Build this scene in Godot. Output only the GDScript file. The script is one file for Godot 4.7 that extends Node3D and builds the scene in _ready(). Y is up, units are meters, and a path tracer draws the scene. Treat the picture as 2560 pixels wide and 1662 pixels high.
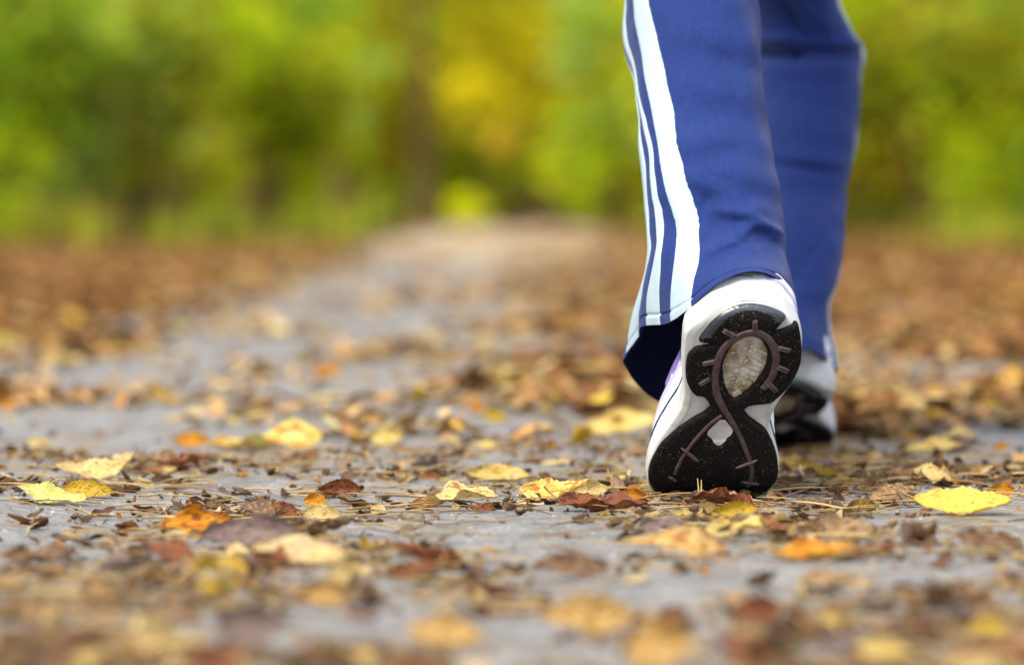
extends Node3D
# A walker's legs and running shoes on a leaf-strewn park path; low telephoto view with a wide aperture.

var M := {}
var rng := RandomNumberGenerator.new()
var n_ground := FastNoiseLite.new()
var n_clump := FastNoiseLite.new()
var n_fine := FastNoiseLite.new()
var taken := {}


func _ready():
	rng.seed = 4711
	# ---- camera
	var cam := Camera3D.new()
	cam.name = "camera"
	cam.position = Vector3(0, 0.21315, 0)
	cam.rotation_degrees = Vector3(-2.1647, 0, 0)
	var at := CameraAttributesPhysical.new()
	at.frustum_focal_length = 134.09
	at.frustum_near = 0.05
	at.frustum_far = 400.0
	at.frustum_focus_distance = 2.53
	at.exposure_aperture = 4.3
	cam.attributes = at
	cam.fov = 10.2275
	cam.far = 400.0
	add_child(cam)
	cam.current = true
	# ---- sky, sun, exposure
	var env := Environment.new()
	env.background_mode = Environment.BG_SKY
	var sm := ProceduralSkyMaterial.new()
	sm.sky_top_color = Color(0.86, 0.91, 0.99)
	sm.sky_horizon_color = Color(0.93, 0.96, 1.0)
	sm.sky_curve = 0.2
	sm.ground_bottom_color = Color(0.3, 0.28, 0.22)
	sm.ground_horizon_color = Color(0.5, 0.5, 0.45)
	var sky := Sky.new()
	sky.sky_material = sm
	env.sky = sky
	env.background_energy_multiplier = 1.0
	env.tonemap_mode = Environment.TONE_MAPPER_LINEAR
	env.tonemap_exposure = 1.62
	env.sdfgi_enabled = true
	env.ssao_enabled = true
	env.ssil_enabled = true
	var we := WorldEnvironment.new()
	we.name = "world_environment"
	we.environment = env
	add_child(we)
	var sun := DirectionalLight3D.new()
	sun.name = "sun"
	sun.light_energy = 1.05
	sun.light_angular_distance = 24.0
	sun.light_color = Color(1.0, 0.97, 0.9)
	sun.shadow_enabled = true
	sun.rotation_degrees = Vector3(-50, -32, 0)
	add_child(sun)

	n_ground.seed = 11
	n_ground.frequency = 1.0
	n_ground.fractal_octaves = 3
	n_clump.seed = 23
	n_clump.frequency = 1.0
	n_clump.fractal_octaves = 3
	n_fine.seed = 37
	n_fine.frequency = 1.0
	n_fine.fractal_octaves = 2
	materials()
	setting()
	vegetation()
	person()
	hero_leaves()
	standing_needles()
	loose_leaves()
	litter()


# ------------------------------------------------------------------ helpers
func lin(r: float, g: float, b: float) -> Color:
	return Color(r, g, b).linear_to_srgb()


func meta(o: Node, label := "", category := "", group := "", kind := ""):
	if label: o.set_meta("label", label)
	if category: o.set_meta("category", category)
	if group: o.set_meta("group", group)
	if kind: o.set_meta("kind", kind)


func numbered(called: String) -> String:
	if not taken.has(called):
		taken[called] = 0
		return called
	taken[called] += 1
	return "%s_%03d" % [called, taken[called]]


func thing(called: String, at: Vector3) -> Node3D:
	var o := Node3D.new()
	o.name = numbered(called)
	o.position = at
	add_child(o)
	return o


func inst(mesh: Mesh, m: Material, called: String, parent: Node, at := Vector3.ZERO) -> MeshInstance3D:
	var o := MeshInstance3D.new()
	o.name = numbered(called) if parent == self else called
	o.mesh = mesh
	o.material_override = m
	o.position = at
	parent.add_child(o, true)
	return o


# a mesh with smooth normals that follow the winding of its faces (clockwise fronts)
func build(v: PackedVector3Array, f: PackedInt32Array, uv := PackedVector2Array(), col := PackedColorArray()) -> ArrayMesh:
	var n := PackedVector3Array()
	n.resize(v.size())
	for k in range(0, f.size(), 3):
		var a := v[f[k]]
		var w := (v[f[k + 2]] - a).cross(v[f[k + 1]] - a)
		n[f[k]] += w
		n[f[k + 1]] += w
		n[f[k + 2]] += w
	for k in n.size():
		n[k] = n[k].normalized() if n[k].length_squared() > 1e-24 else Vector3.UP
	var arr := []
	arr.resize(Mesh.ARRAY_MAX)
	arr[Mesh.ARRAY_VERTEX] = v
	arr[Mesh.ARRAY_NORMAL] = n
	arr[Mesh.ARRAY_INDEX] = f
	if uv.size(): arr[Mesh.ARRAY_TEX_UV] = uv
	if col.size(): arr[Mesh.ARRAY_COLOR] = col
	var m := ArrayMesh.new()
	m.add_surface_from_arrays(Mesh.PRIMITIVE_TRIANGLES, arr)
	return m


# faces of a grid of nu columns by nv rows of vertices starting at first
func grid_faces(f: PackedInt32Array, nu: int, nv: int, first := 0, closed := false):
	for j in nv - 1:
		for i in (nu if closed else nu - 1):
			var i2 := (i + 1) % nu
			var a := first + j * nu + i
			var b := first + j * nu + i2
			var c := first + (j + 1) * nu + i2
			var d := first + (j + 1) * nu + i
			f.append_array([a, c, b, a, d, c])


func curve(table: Array, x: float, col := 1) -> float:
	var n := table.size()
	if x <= table[0][0]: return table[0][col]
	if x >= table[n - 1][0]: return table[n - 1][col]
	var k := 0
	while x > table[k + 1][0]: k += 1
	var x0: float = table[k][0]
	var x1: float = table[k + 1][0]
	var y1: float = table[k][col]
	var y2: float = table[k + 1][col]
	var y0: float = table[maxi(k - 1, 0)][col]
	var y3: float = table[mini(k + 2, n - 1)][col]
	var xm: float = table[maxi(k - 1, 0)][0]
	var xp: float = table[mini(k + 2, n - 1)][0]
	var h := x1 - x0
	var m1 := (y2 - y0) / maxf(x1 - xm, 1e-9) * h
	var m2 := (y3 - y1) / maxf(xp - x0, 1e-9) * h
	var t := (x - x0) / h
	var t2 := t * t
	var t3 := t2 * t
	return (2 * t3 - 3 * t2 + 1) * y1 + (t3 - 2 * t2 + t) * m1 + (-2 * t3 + 3 * t2) * y2 + (t3 - t2) * m2


func tube(pts: PackedVector3Array, rad: PackedFloat32Array, sides := 6) -> ArrayMesh:
	var v := PackedVector3Array()
	var f := PackedInt32Array()
	tube_into(v, f, pts, rad, sides)
	return build(v, f)


func tube_into(v: PackedVector3Array, f: PackedInt32Array, pts: PackedVector3Array, rad: PackedFloat32Array, sides := 6):
	var first := v.size()
	for k in pts.size():
		var d := (pts[mini(k + 1, pts.size() - 1)] - pts[maxi(k - 1, 0)]).normalized()
		var a := d.cross(Vector3(0.31, 0.2, 0.93)).normalized()
		var b := d.cross(a)
		for i in sides:
			var w := TAU * i / sides
			v.append(pts[k] + (a * cos(w) + b * sin(w)) * rad[k])
	grid_faces(f, sides, pts.size(), first, true)


func copies(mesh: Mesh, m: Material, called: String, parent: Node, xs: Array, cs: Array) -> MultiMeshInstance3D:
	var mm := MultiMesh.new()
	mm.transform_format = MultiMesh.TRANSFORM_3D
	mm.use_colors = true
	mm.mesh = mesh
	mm.instance_count = xs.size()
	for k in xs.size():
		mm.set_instance_transform(k, xs[k])
		mm.set_instance_color(k, cs[k])
	var o := MultiMeshInstance3D.new()
	o.name = numbered(called) if parent == self else called
	o.multimesh = mm
	o.material_override = m
	parent.add_child(o, true)
	return o


# ------------------------------------------------------------------ materials
func noise_tex(freq: float, c: Array, seed_: int, oct := 4, size := 256, kind := FastNoiseLite.TYPE_SIMPLEX_SMOOTH) -> NoiseTexture2D:
	var n := FastNoiseLite.new()
	n.noise_type = kind
	n.seed = seed_
	n.frequency = freq
	n.fractal_octaves = oct
	var t := NoiseTexture2D.new()
	t.width = size
	t.height = size
	t.seamless = true
	t.noise = n
	if c.size():
		var g := Gradient.new()
		var off := PackedFloat32Array()
		var cols := PackedColorArray()
		for p in c:
			off.append(p[0])
			cols.append(p[1])
		g.offsets = off
		g.colors = cols
		t.color_ramp = g
	return t


func plain(c: Color, rough: float, spec := 0.5) -> StandardMaterial3D:
	var m := StandardMaterial3D.new()
	m.albedo_color = c
	m.roughness = rough
	m.metallic_specular = spec
	return m


func tri(m: StandardMaterial3D, scale_: float, world := true):
	m.uv1_triplanar = true
	m.uv1_world_triplanar = world
	m.uv1_scale = Vector3.ONE * scale_


func materials():
	# path: compacted grey sand and fine grit
	var p := plain(Color.WHITE, 0.92, 0.3)
	p.albedo_texture = noise_tex(0.012, [[0.0, lin(0.1496, 0.1348, 0.1223)], [0.38, lin(0.1975, 0.1846, 0.1735)], [0.55, lin(0.2274, 0.2139, 0.2048)], [0.75, lin(0.2513, 0.2374, 0.2275)], [1.0, lin(0.3112, 0.293, 0.2758)]], 5, 7, 512)
	p.heightmap_enabled = true
	p.heightmap_texture = noise_tex(0.05, [], 9, 5, 512)
	p.heightmap_scale = 0.5
	tri(p, 3.1)
	M.path = p
	var sd := plain(Color.WHITE, 0.95, 0.2)
	sd.albedo_texture = noise_tex(0.02, [[0.0, lin(0.2888, 0.2052, 0.1292)], [0.5, lin(0.3952, 0.3116, 0.2204)], [1.0, lin(0.456, 0.38, 0.2888)]], 6, 4, 256)
	tri(sd, 1.5)
	M.sand = sd
	var so := plain(Color.WHITE, 0.95, 0.2)
	so.albedo_texture = noise_tex(0.02, [[0.0, lin(0.0532, 0.0304, 0.0152)], [0.5, lin(0.1216, 0.0646, 0.0304)], [1.0, lin(0.1976, 0.114, 0.057)]], 15, 5, 256)
	tri(so, 1.2)
	M.soil = so
	# blue knitted tracksuit cloth
	var b := plain(Color.WHITE, 0.85, 0.25)
	b.albedo_texture = noise_tex(0.03, [[0.0, lin(0.01169, 0.0266, 0.1269)], [0.5, lin(0.01434, 0.03191, 0.1455)], [1.0, lin(0.01805, 0.03856, 0.1681)]], 31, 4, 256)
	b.rim_enabled = true
	b.rim = 0.16
	b.rim_tint = 0.9
	b.heightmap_enabled = true
	b.heightmap_texture = noise_tex(0.12, [], 33, 3, 256)
	b.heightmap_scale = 0.03
	tri(b, 22.0)
	M.blue = b
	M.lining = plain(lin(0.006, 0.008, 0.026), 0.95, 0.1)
	var w := plain(Color.WHITE, 0.8, 0.3)
	w.albedo_texture = noise_tex(0.03, [[0.0, lin(0.3931, 0.4941, 0.5465)], [1.0, lin(0.4385, 0.5427, 0.5962)]], 41, 4, 128)
	w.heightmap_enabled = true
	w.heightmap_texture = b.heightmap_texture
	w.heightmap_scale = 0.02
	tri(w, 22.0)
	M.stripe = w
	# shoe
	var lw := plain(Color.WHITE, 0.5, 0.4)
	lw.albedo_texture = noise_tex(0.02, [[0.0, lin(0.5897, 0.5897, 0.5779)], [0.35, lin(0.7076, 0.7312, 0.743)], [1.0, lin(0.7665, 0.7902, 0.8138)]], 51, 5, 256)
	tri(lw, 12.0)
	M.leather = lw
	var ms := plain(Color.WHITE, 0.6, 0.35)
	ms.albedo_texture = noise_tex(0.025, [[0.0, lin(0.054, 0.036, 0.018)], [0.3, lin(0.216, 0.144, 0.063)], [0.5, lin(0.378, 0.324, 0.234)], [0.68, lin(0.486, 0.459, 0.396)], [1.0, lin(0.54, 0.522, 0.486)]], 55, 5, 256)
	tri(ms, 10.0)
	M.insert = ms
	var mw := plain(Color.WHITE, 0.55, 0.35)
	mw.albedo_texture = noise_tex(0.02, [[0.0, lin(0.3, 0.25, 0.18)], [0.25, lin(0.468, 0.459, 0.423)], [0.45, lin(0.54, 0.54, 0.522)], [1.0, lin(0.594, 0.594, 0.585)]], 57, 5, 256)
	tri(mw, 9.0)
	M.midsole = mw
	var ru := plain(Color.WHITE, 0.55, 0.28)
	ru.albedo_texture = noise_tex(0.05, [[0.0, lin(0.004, 0.004, 0.004)], [0.58, lin(0.006, 0.0055, 0.005)], [0.78, lin(0.014, 0.011, 0.008)], [1.0, lin(0.05, 0.038, 0.025)]], 61, 5, 512)
	ru.roughness_texture = noise_tex(0.04, [[0.0, Color(0.45, 0.45, 0.45)], [1.0, Color(1, 1, 1)]], 62, 4, 256)
	ru.roughness = 1.0
	ru.heightmap_enabled = true
	ru.heightmap_texture = noise_tex(0.12, [], 63, 4, 256)
	ru.heightmap_scale = 0.05
	tri(ru, 14.0)
	M.rubber = ru
	M.rubber_edge = plain(lin(0.022, 0.028, 0.042), 0.32, 0.65)
	var mv := plain(Color.WHITE, 0.5, 0.4)
	mv.albedo_texture = noise_tex(0.04, [[0.0, lin(0.035, 0.02, 0.017)], [0.5, lin(0.075, 0.045, 0.047)], [1.0, lin(0.13, 0.085, 0.105)]], 71, 5, 256)
	tri(mv, 14.0)
	M.mauve = mv
	M.lilac = plain(lin(0.42, 0.38, 0.58), 0.5)
	M.pale_lilac = plain(lin(0.38, 0.35, 0.50), 0.5)
	M.purple = plain(lin(0.16, 0.10, 0.32), 0.6)
	M.navy = plain(lin(0.02, 0.025, 0.07), 0.6)
	M.grain = plain(lin(0.26, 0.21, 0.15), 0.8)
	# bark
	var bk := plain(Color.WHITE, 0.95, 0.2)
	bk.albedo_texture = noise_tex(0.02, [[0.0, lin(0.06, 0.035, 0.018)], [0.5, lin(0.13, 0.08, 0.04)], [1.0, lin(0.22, 0.14, 0.075)]], 81, 5, 256)
	bk.heightmap_enabled = true
	bk.heightmap_texture = noise_tex(0.03, [], 82, 4, 256)
	bk.heightmap_scale = 2.0
	bk.uv1_triplanar = true
	bk.uv1_world_triplanar = true
	bk.uv1_scale = Vector3(3.0, 0.7, 3.0)
	M.bark = bk
	# foliage and litter, tinted copy by copy
	var fo := plain(Color.WHITE, 0.55, 0.35)
	fo.vertex_color_use_as_albedo = true
	fo.backlight_enabled = true
	fo.backlight = lin(0.9, 0.9, 0.55)
	M.foliage = fo
	var li := plain(Color.WHITE, 0.8, 0.25)
	li.vertex_color_use_as_albedo = true
	M.litter = li
	M.needle = li
	M.stalk_pale = plain(lin(0.62, 0.42, 0.16), 0.7)
	M.stalk = plain(lin(0.34, 0.2, 0.07), 0.7)
	# fallen leaves: blade colour with veins and blotches
	M.leaf = {}
	var pal := {
		"yellow": [[0.537, 0.355, 0.03], [0.433, 0.273, 0.0257], [0.138, 0.0661, 0.0172], 0.14],
		"bright": [[0.693, 0.512, 0.0858], [0.641, 0.454, 0.0772], [0.364, 0.165, 0.0429], 0.05],
		"cream": [[0.641, 0.496, 0.232], [0.571, 0.413, 0.154], [0.26, 0.124, 0.0429], 0.14],
		"pale": [[0.641, 0.512, 0.189], [0.571, 0.396, 0.103], [0.346, 0.165, 0.0429], 0.12],
		"lime": [[0.589, 0.595, 0.223], [0.502, 0.496, 0.138], [0.537, 0.297, 0.0686], 0.1],
		"limeorange": [[0.606, 0.578, 0.189], [0.571, 0.413, 0.0858], [0.476, 0.132, 0.0172], 0.34],
		"pinkgreen": [[0.519, 0.479, 0.206], [0.606, 0.396, 0.24], [0.502, 0.231, 0.0858], 0.3],
		"creamrust": [[0.56, 0.42, 0.17], [0.48, 0.31, 0.1], [0.28, 0.09, 0.015], 0.42],
		"spotted": [[0.624, 0.281, 0.0129], [0.519, 0.182, 0.0103], [0.173, 0.0413, 0.00858], 0.36],
		"orange": [[0.571, 0.281, 0.0172], [0.476, 0.182, 0.0129], [0.26, 0.0743, 0.00858], 0.22],
		"russet": [[0.26, 0.0909, 0.0343], [0.191, 0.0619, 0.0257], [0.0779, 0.0248, 0.0129], 0.3],
		"brown": [[0.165, 0.0909, 0.0558], [0.113, 0.0578, 0.0343], [0.303, 0.198, 0.111], 0.28],
		"oliveb": [[0.26, 0.14, 0.0257], [0.173, 0.0826, 0.0172], [0.346, 0.231, 0.0515], 0.25],
		"mauve": [[0.234, 0.169, 0.154], [0.181, 0.124, 0.111], [0.0952, 0.0619, 0.0558], 0.3],
		"tan": [[0.398, 0.264, 0.146], [0.329, 0.206, 0.103], [0.173, 0.0909, 0.0429], 0.25],
	}
	var k := 0
	for t in pal:
		var a: Array = pal[t]
		var m := plain(Color.WHITE, 0.6, 0.35)
		m.albedo_texture = leaf_image(a[0], a[1], a[2], a[3], 100 + k)
		m.heightmap_enabled = true
		m.heightmap_texture = vein_image() if k == 0 else M.leaf["yellow"].heightmap_texture
		m.heightmap_scale = 0.06
		m.backlight_enabled = true
		m.backlight = lin(0.4, 0.38, 0.3)
		M.leaf[t] = m
		k += 1


# distance (0..1) from the nearest vein at blade coordinate u along, s across (-1..1)
func vein(u: float, s: float) -> float:
	var d := absf(s) * 3.0
	var along := (u - absf(s) * 0.22) * 9.0
	var side := absf(along - roundf(along)) * 1.6 + (0.15 if u < 0.06 else 0.0)
	return minf(d * 1.4, side)


func leaf_image(a: Array, b: Array, c: Array, share: float, seed_: int) -> ImageTexture:
	var n := FastNoiseLite.new()
	n.seed = seed_
	n.frequency = 0.028
	n.fractal_octaves = 4
	var im := Image.create(96, 96, false, Image.FORMAT_RGB8)
	for y in 96:
		for x in 96:
			var u := (x + 0.5) / 96.0
			var s := (y + 0.5) / 48.0 - 1.0
			var m := clampf(n.get_noise_2d(x, y) * 1.3 + 0.5, 0, 1)
			var col := Color(a[0], a[1], a[2]).lerp(Color(b[0], b[1], b[2]), m)
			var spot := smoothstep(1.0 - share - 0.12, 1.0 - share + 0.12, 0.5 + n.get_noise_2d(x * 1.9 + 300, y * 1.9) * 1.1 + (0.16 if share > 0.3 and u > 0.72 else 0.0))
			col = col.lerp(Color(c[0], c[1], c[2]), spot * 0.85)
			var fine := n.get_noise_2d(x * 9.0, y * 9.0 + 900)
			if fine > 0.36: col = col.lerp(Color(c[0], c[1], c[2]) * 0.6, 0.6)
			var v := 1.0 - smoothstep(0.0, 0.22, vein(u, s))
			col = col.lerp(Color(col.r * 1.16 + 0.02, col.g * 1.1 + 0.01, col.b * 0.95), v * 0.6)
			im.set_pixel(x, y, Color(minf(col.r, 0.9), minf(col.g, 0.9), col.b).linear_to_srgb())
	return ImageTexture.create_from_image(im)


func vein_image() -> ImageTexture:
	var im := Image.create(128, 128, false, Image.FORMAT_L8)
	for y in 128:
		for x in 128:
			var v := 1.0 - smoothstep(0.0, 0.3, vein((x + 0.5) / 128.0, (y + 0.5) / 64.0 - 1.0))
			var q := 0.5 + 0.45 * v
			im.set_pixel(x, y, Color(q, q, q))
	return ImageTexture.create_from_image(im)


# ------------------------------------------------------------------ setting
func gh(x: float, z: float) -> float:
	var near := clampf(Vector2(x - 0.15, (z + 2.75) * 0.5).length() * 4.0 - 0.5, 0.0, 1.0)
	var h := n_ground.get_noise_2d(x * 1.5, z * 1.2) * 0.010 * near + n_ground.get_noise_2d(x * 0.25 + 50, z * 0.25) * 0.02 * clampf((-z - 3.0) * 0.3, 0, 1)
	h += 0.045 * exp(-pow((z + 16.5) / 2.6, 2.0)) * exp(-pow((x + 0.1) / 1.3, 2.0))
	h += clampf(absf(x) - 1.4, 0, 4) * 0.035 * clampf((-z - 5.0) * 0.2, 0, 1)
	h += clampf(-z - 29.0, 0.0, 40.0) * 0.16
	return h


func path_edges(z: float) -> Vector2:
	var l := -0.75 + 0.018 * clampf(-z - 4.0, 0, 20) + n_clump.get_noise_2d(z * 0.9, 3.0) * 0.12
	var r := 0.85 - 0.028 * clampf(-z - 4.0, 0, 20) + n_clump.get_noise_2d(z * 0.9, 77.0) * 0.15
	return Vector2(l, r)


func setting():
	var zs := PackedFloat32Array()
	var z := 3.0
	while z > -26.0:
		zs.append(z)
		z -= 0.05 + 0.012 * absf(z)
	var v := PackedVector3Array()
	var f := PackedInt32Array()
	var nu := 61
	for zz in zs:
		var e := path_edges(zz)
		for i in nu:
			var t := float(i) / (nu - 1)
			var x := lerpf(e.x, e.y, t)
			var edge := minf(t, 1.0 - t) * (e.y - e.x)
			v.append(Vector3(x, gh(x, zz) - 0.014 * (1.0 - smoothstep(0.0, 0.06, edge)), zz))
	grid_faces(f, nu, zs.size())
	var p := inst(build(v, f), M.path, "path", self)
	meta(p, "narrow grey sandy footpath running away between bushes", "path", "", "structure")
	# paler drifted sand where the path climbs its hump
	v = PackedVector3Array()
	f = PackedInt32Array()
	var rows := 0
	for zz in zs:
		if zz > -11.6 or zz < -21.0: continue
		rows += 1
		var e := path_edges(zz)
		for i in nu:
			var t := float(i) / (nu - 1)
			var x := lerpf(e.x + 0.03, e.y - 0.03, t)
			var rim := minf(minf(t, 1.0 - t) * 1.2, minf((-11.6 - zz) * 0.3, (zz + 21.0) * 0.3))
			v.append(Vector3(x, gh(x, zz) + 0.005 - 0.012 * (1.0 - smoothstep(0.0, 0.12, rim + 0.06 * n_clump.get_noise_2d(x * 4.0, zz * 2.0))), zz))
	grid_faces(f, nu, rows)
	meta(inst(build(v, f), M.sand, "sand", self), "pale sand on the path where it crests the hump", "sand", "", "structure")
	v = PackedVector3Array()
	f = PackedInt32Array()
	var xs := PackedFloat32Array()
	for i in 61:
		var t := (i - 30) / 30.0
		xs.append(t * 3.0 + signf(t) * pow(absf(t), 6.0) * 170.0)
	var zr := PackedFloat32Array([170.0, 80.0, 40.0, 20.0, 10.0, 6.0])
	zr.append_array(zs)
	zr.append_array(PackedFloat32Array([-28.0, -31.0, -36.0, -45.0, -60.0, -90.0, -180.0]))
	for zz in zr:
		for x in xs:
			v.append(Vector3(x, gh(x, zz) - 0.008, zz))
	grid_faces(f, xs.size(), zr.size())
	var g := inst(build(v, f), M.soil, "ground", self)
	meta(g, "brown woodland soil on both sides of the path", "ground", "", "structure")


# ------------------------------------------------------------------ vegetation
# one mesh of folded leaf faces from places and colours
func leaf_mesh(xs: Array, cs: Array) -> ArrayMesh:
	var n := xs.size()
	var v := PackedVector3Array()
	var nn := PackedVector3Array()
	var col := PackedColorArray()
	v.resize(n * 6)
	nn.resize(n * 6)
	col.resize(n * 6)
	for k in n:
		var t: Transform3D = xs[k]
		var o := t.origin
		var tip := o + t.basis.x - t.basis.y * 0.12
		var s := t.basis.x * 0.42 + t.basis.y * 0.1
		var a := o + s + t.basis.z * 0.3
		var b := o + s - t.basis.z * 0.3
		var q := k * 6
		var n1 := (a - o).cross(tip - o).normalized()
		var n2 := (tip - o).cross(b - o).normalized()
		var pts := [o, tip, a, o, b, tip]
		for i in 6:
			v[q + i] = pts[i]
			nn[q + i] = n1 if i < 3 else n2
			col[q + i] = cs[k]
	var arr := []
	arr.resize(Mesh.ARRAY_MAX)
	arr[Mesh.ARRAY_VERTEX] = v
	arr[Mesh.ARRAY_NORMAL] = nn
	arr[Mesh.ARRAY_COLOR] = col
	var m := ArrayMesh.new()
	m.add_surface_from_arrays(Mesh.PRIMITIVE_TRIANGLES, arr)
	return m


func rand_dir() -> Vector3:
	var y := rng.randf_range(-1, 1)
	var a := rng.randf() * TAU
	return Vector3(cos(a) * sqrt(1 - y * y), y, sin(a) * sqrt(1 - y * y))


func pick(pal: Array) -> Color:
	var c: Array = pal[rng.randi() % pal.size()]
	return Color(c[0], c[1], c[2])


func jitter(c: Color, by: float) -> Color:
	var k := 1.0 + rng.randf_range(-by, by)
	return Color(c.r * k * rng.randf_range(0.92, 1.08), c.g * k, c.b * k)


# leaves gathered in twig clusters through a blob of the given half sizes
func leaf_mass(xs: Array, cs: Array, mid: Vector3, half: Vector3, clusters: int, per: int, spread: float, size: float, pal: Array, low := 0.03):
	for c in clusters:
		var d := rand_dir() * pow(rng.randf_range(0.15, 1.0), 0.45)
		d *= 1.0 + 0.28 * n_clump.get_noise_3d(d.x * 1.7 + mid.x * 3.0, d.y * 1.7, d.z * 1.7 + mid.z)
		var p := mid + d * half
		var col := pick(pal)
		var sp := spread * rng.randf_range(0.6, 1.3)
		for k in per:
			var q := p + rand_dir() * sp * pow(rng.randf(), 0.5) * Vector3(1.2, 0.7, 1.2)
			if q.y < low: continue
			var b := Basis.from_euler(Vector3(rng.randf_range(-0.9, 0.9), rng.randf() * TAU, rng.randf_range(-0.9, 0.5)))
			xs.append(Transform3D(b.scaled(Vector3.ONE * size * rng.randf_range(0.65, 1.25)), q))
			cs.append(jitter(col, 0.25))


const LIME := [[0.475, 0.588, 0.00904], [0.588, 0.678, 0.0136], [0.407, 0.542, 0.00904], [0.655, 0.655, 0.0136]]
const OLIVE := [[0.226, 0.249, 0.00678], [0.316, 0.328, 0.00904], [0.384, 0.362, 0.0113], [0.169, 0.203, 0.00678]]
const PALEGREEN := [[0.475, 0.633, 0.158], [0.588, 0.723, 0.203], [0.407, 0.565, 0.0904], [0.542, 0.621, 0.0565]]
const YELLOW := [[0.80, 0.66, 0.012], [0.84, 0.72, 0.02], [0.70, 0.58, 0.012], [0.64, 0.62, 0.012]]
const GREEN := [[0.20, 0.36, 0.012], [0.27, 0.44, 0.02], [0.16, 0.29, 0.012], [0.33, 0.47, 0.03]]
const OCHRE := [[0.50, 0.36, 0.025], [0.60, 0.46, 0.025], [0.36, 0.27, 0.018], [0.46, 0.42, 0.012]]


func bush(at: Vector2, h: float, r: float, pals: Array, n: int, size: float, label: String, group := ""):
	var base := Vector3(at.x, gh(at.x, at.y) - 0.01, at.y)
	var o := thing("bush", base)
	meta(o, label, "bush", group)
	for k in 5:
		var a := rng.randf() * TAU
		var out := Vector3(cos(a), 0, sin(a)) * r * rng.randf_range(0.25, 0.6)
		var top := out + Vector3(0, h * rng.randf_range(0.55, 0.85), 0)
		inst(tube(PackedVector3Array([out * 0.08, out * 0.3 + Vector3(0, top.y * 0.4, 0), top]), PackedFloat32Array([0.014, 0.011, 0.004]), 6), M.bark, "stem", o)
	var xs := []
	var cs := []
	for p in pals.size():
		# each branch mass carries its own tone
		for k in 3:
			var a := rng.randf() * TAU
			var m := Vector3(cos(a) * r * 0.5, h * rng.randf_range(0.22, 0.78), sin(a) * r * 0.5)
			var hs := Vector3(r * rng.randf_range(0.35, 0.6), h * rng.randf_range(0.15, 0.26), r * rng.randf_range(0.35, 0.6))
			leaf_mass(xs, cs, m, hs, n / (pals.size() * 3 * 22), 14, 0.075, size, pals[p])
	inst(leaf_mesh(xs, cs), M.foliage, "foliage", o)


func tree(called: String, at: Vector2, h: float, rad: float, crown_low: float, crown_r: float, pals: Array, n: int, size: float, label: String, group := ""):
	var base := Vector3(at.x, gh(at.x, at.y) - 0.03, at.y)
	var o := thing(called, base)
	meta(o, label, "tree", group)
	var lean := rng.randf_range(-0.05, 0.05)
	var pts := PackedVector3Array()
	var rr := PackedFloat32Array()
	for k in 12:
		var t := k / 11.0
		pts.append(Vector3(lean * t * h + n_fine.get_noise_2d(t * 3.0, at.x * 7.0) * rad, t * h * 0.92, n_fine.get_noise_2d(t * 3.0 + 40, at.x) * rad))
		rr.append(rad * (1.0 - 0.8 * t) * (1.35 if k == 0 else 1.0))
	inst(tube(pts, rr, 10), M.bark, "trunk", o)
	var xs := []
	var cs := []
	var masses := 15
	for k in masses:
		var t := (k + 0.5) / masses
		var y := lerpf(crown_low, h * 0.95, t)
		var a := k * 2.4 + rng.randf_range(-0.4, 0.4)
		var out := crown_r * (0.75 - 0.45 * t) * rng.randf_range(0.6, 1.1)
		var m := Vector3(cos(a) * out, y, sin(a) * out)
		var root := pts[clampi(int(y / h * 10) - 1, 0, 11)]
		if k % 2 == 0:
			inst(tube(PackedVector3Array([root, root.lerp(m, 0.5) + Vector3(0, 0.1, 0), m]), PackedFloat32Array([rad * 0.35, rad * 0.2, 0.006]), 6), M.bark, "limb", o)
		var hs := Vector3(crown_r * 0.5, (h - crown_low) / masses * 1.6, crown_r * 0.5)
		leaf_mass(xs, cs, m, hs, n / (masses * 16), 16, 0.16, size, pals[k % pals.size()], maxf(0.05, crown_low * 0.4))
	inst(leaf_mesh(xs, cs), M.foliage, "crown", o)


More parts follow.
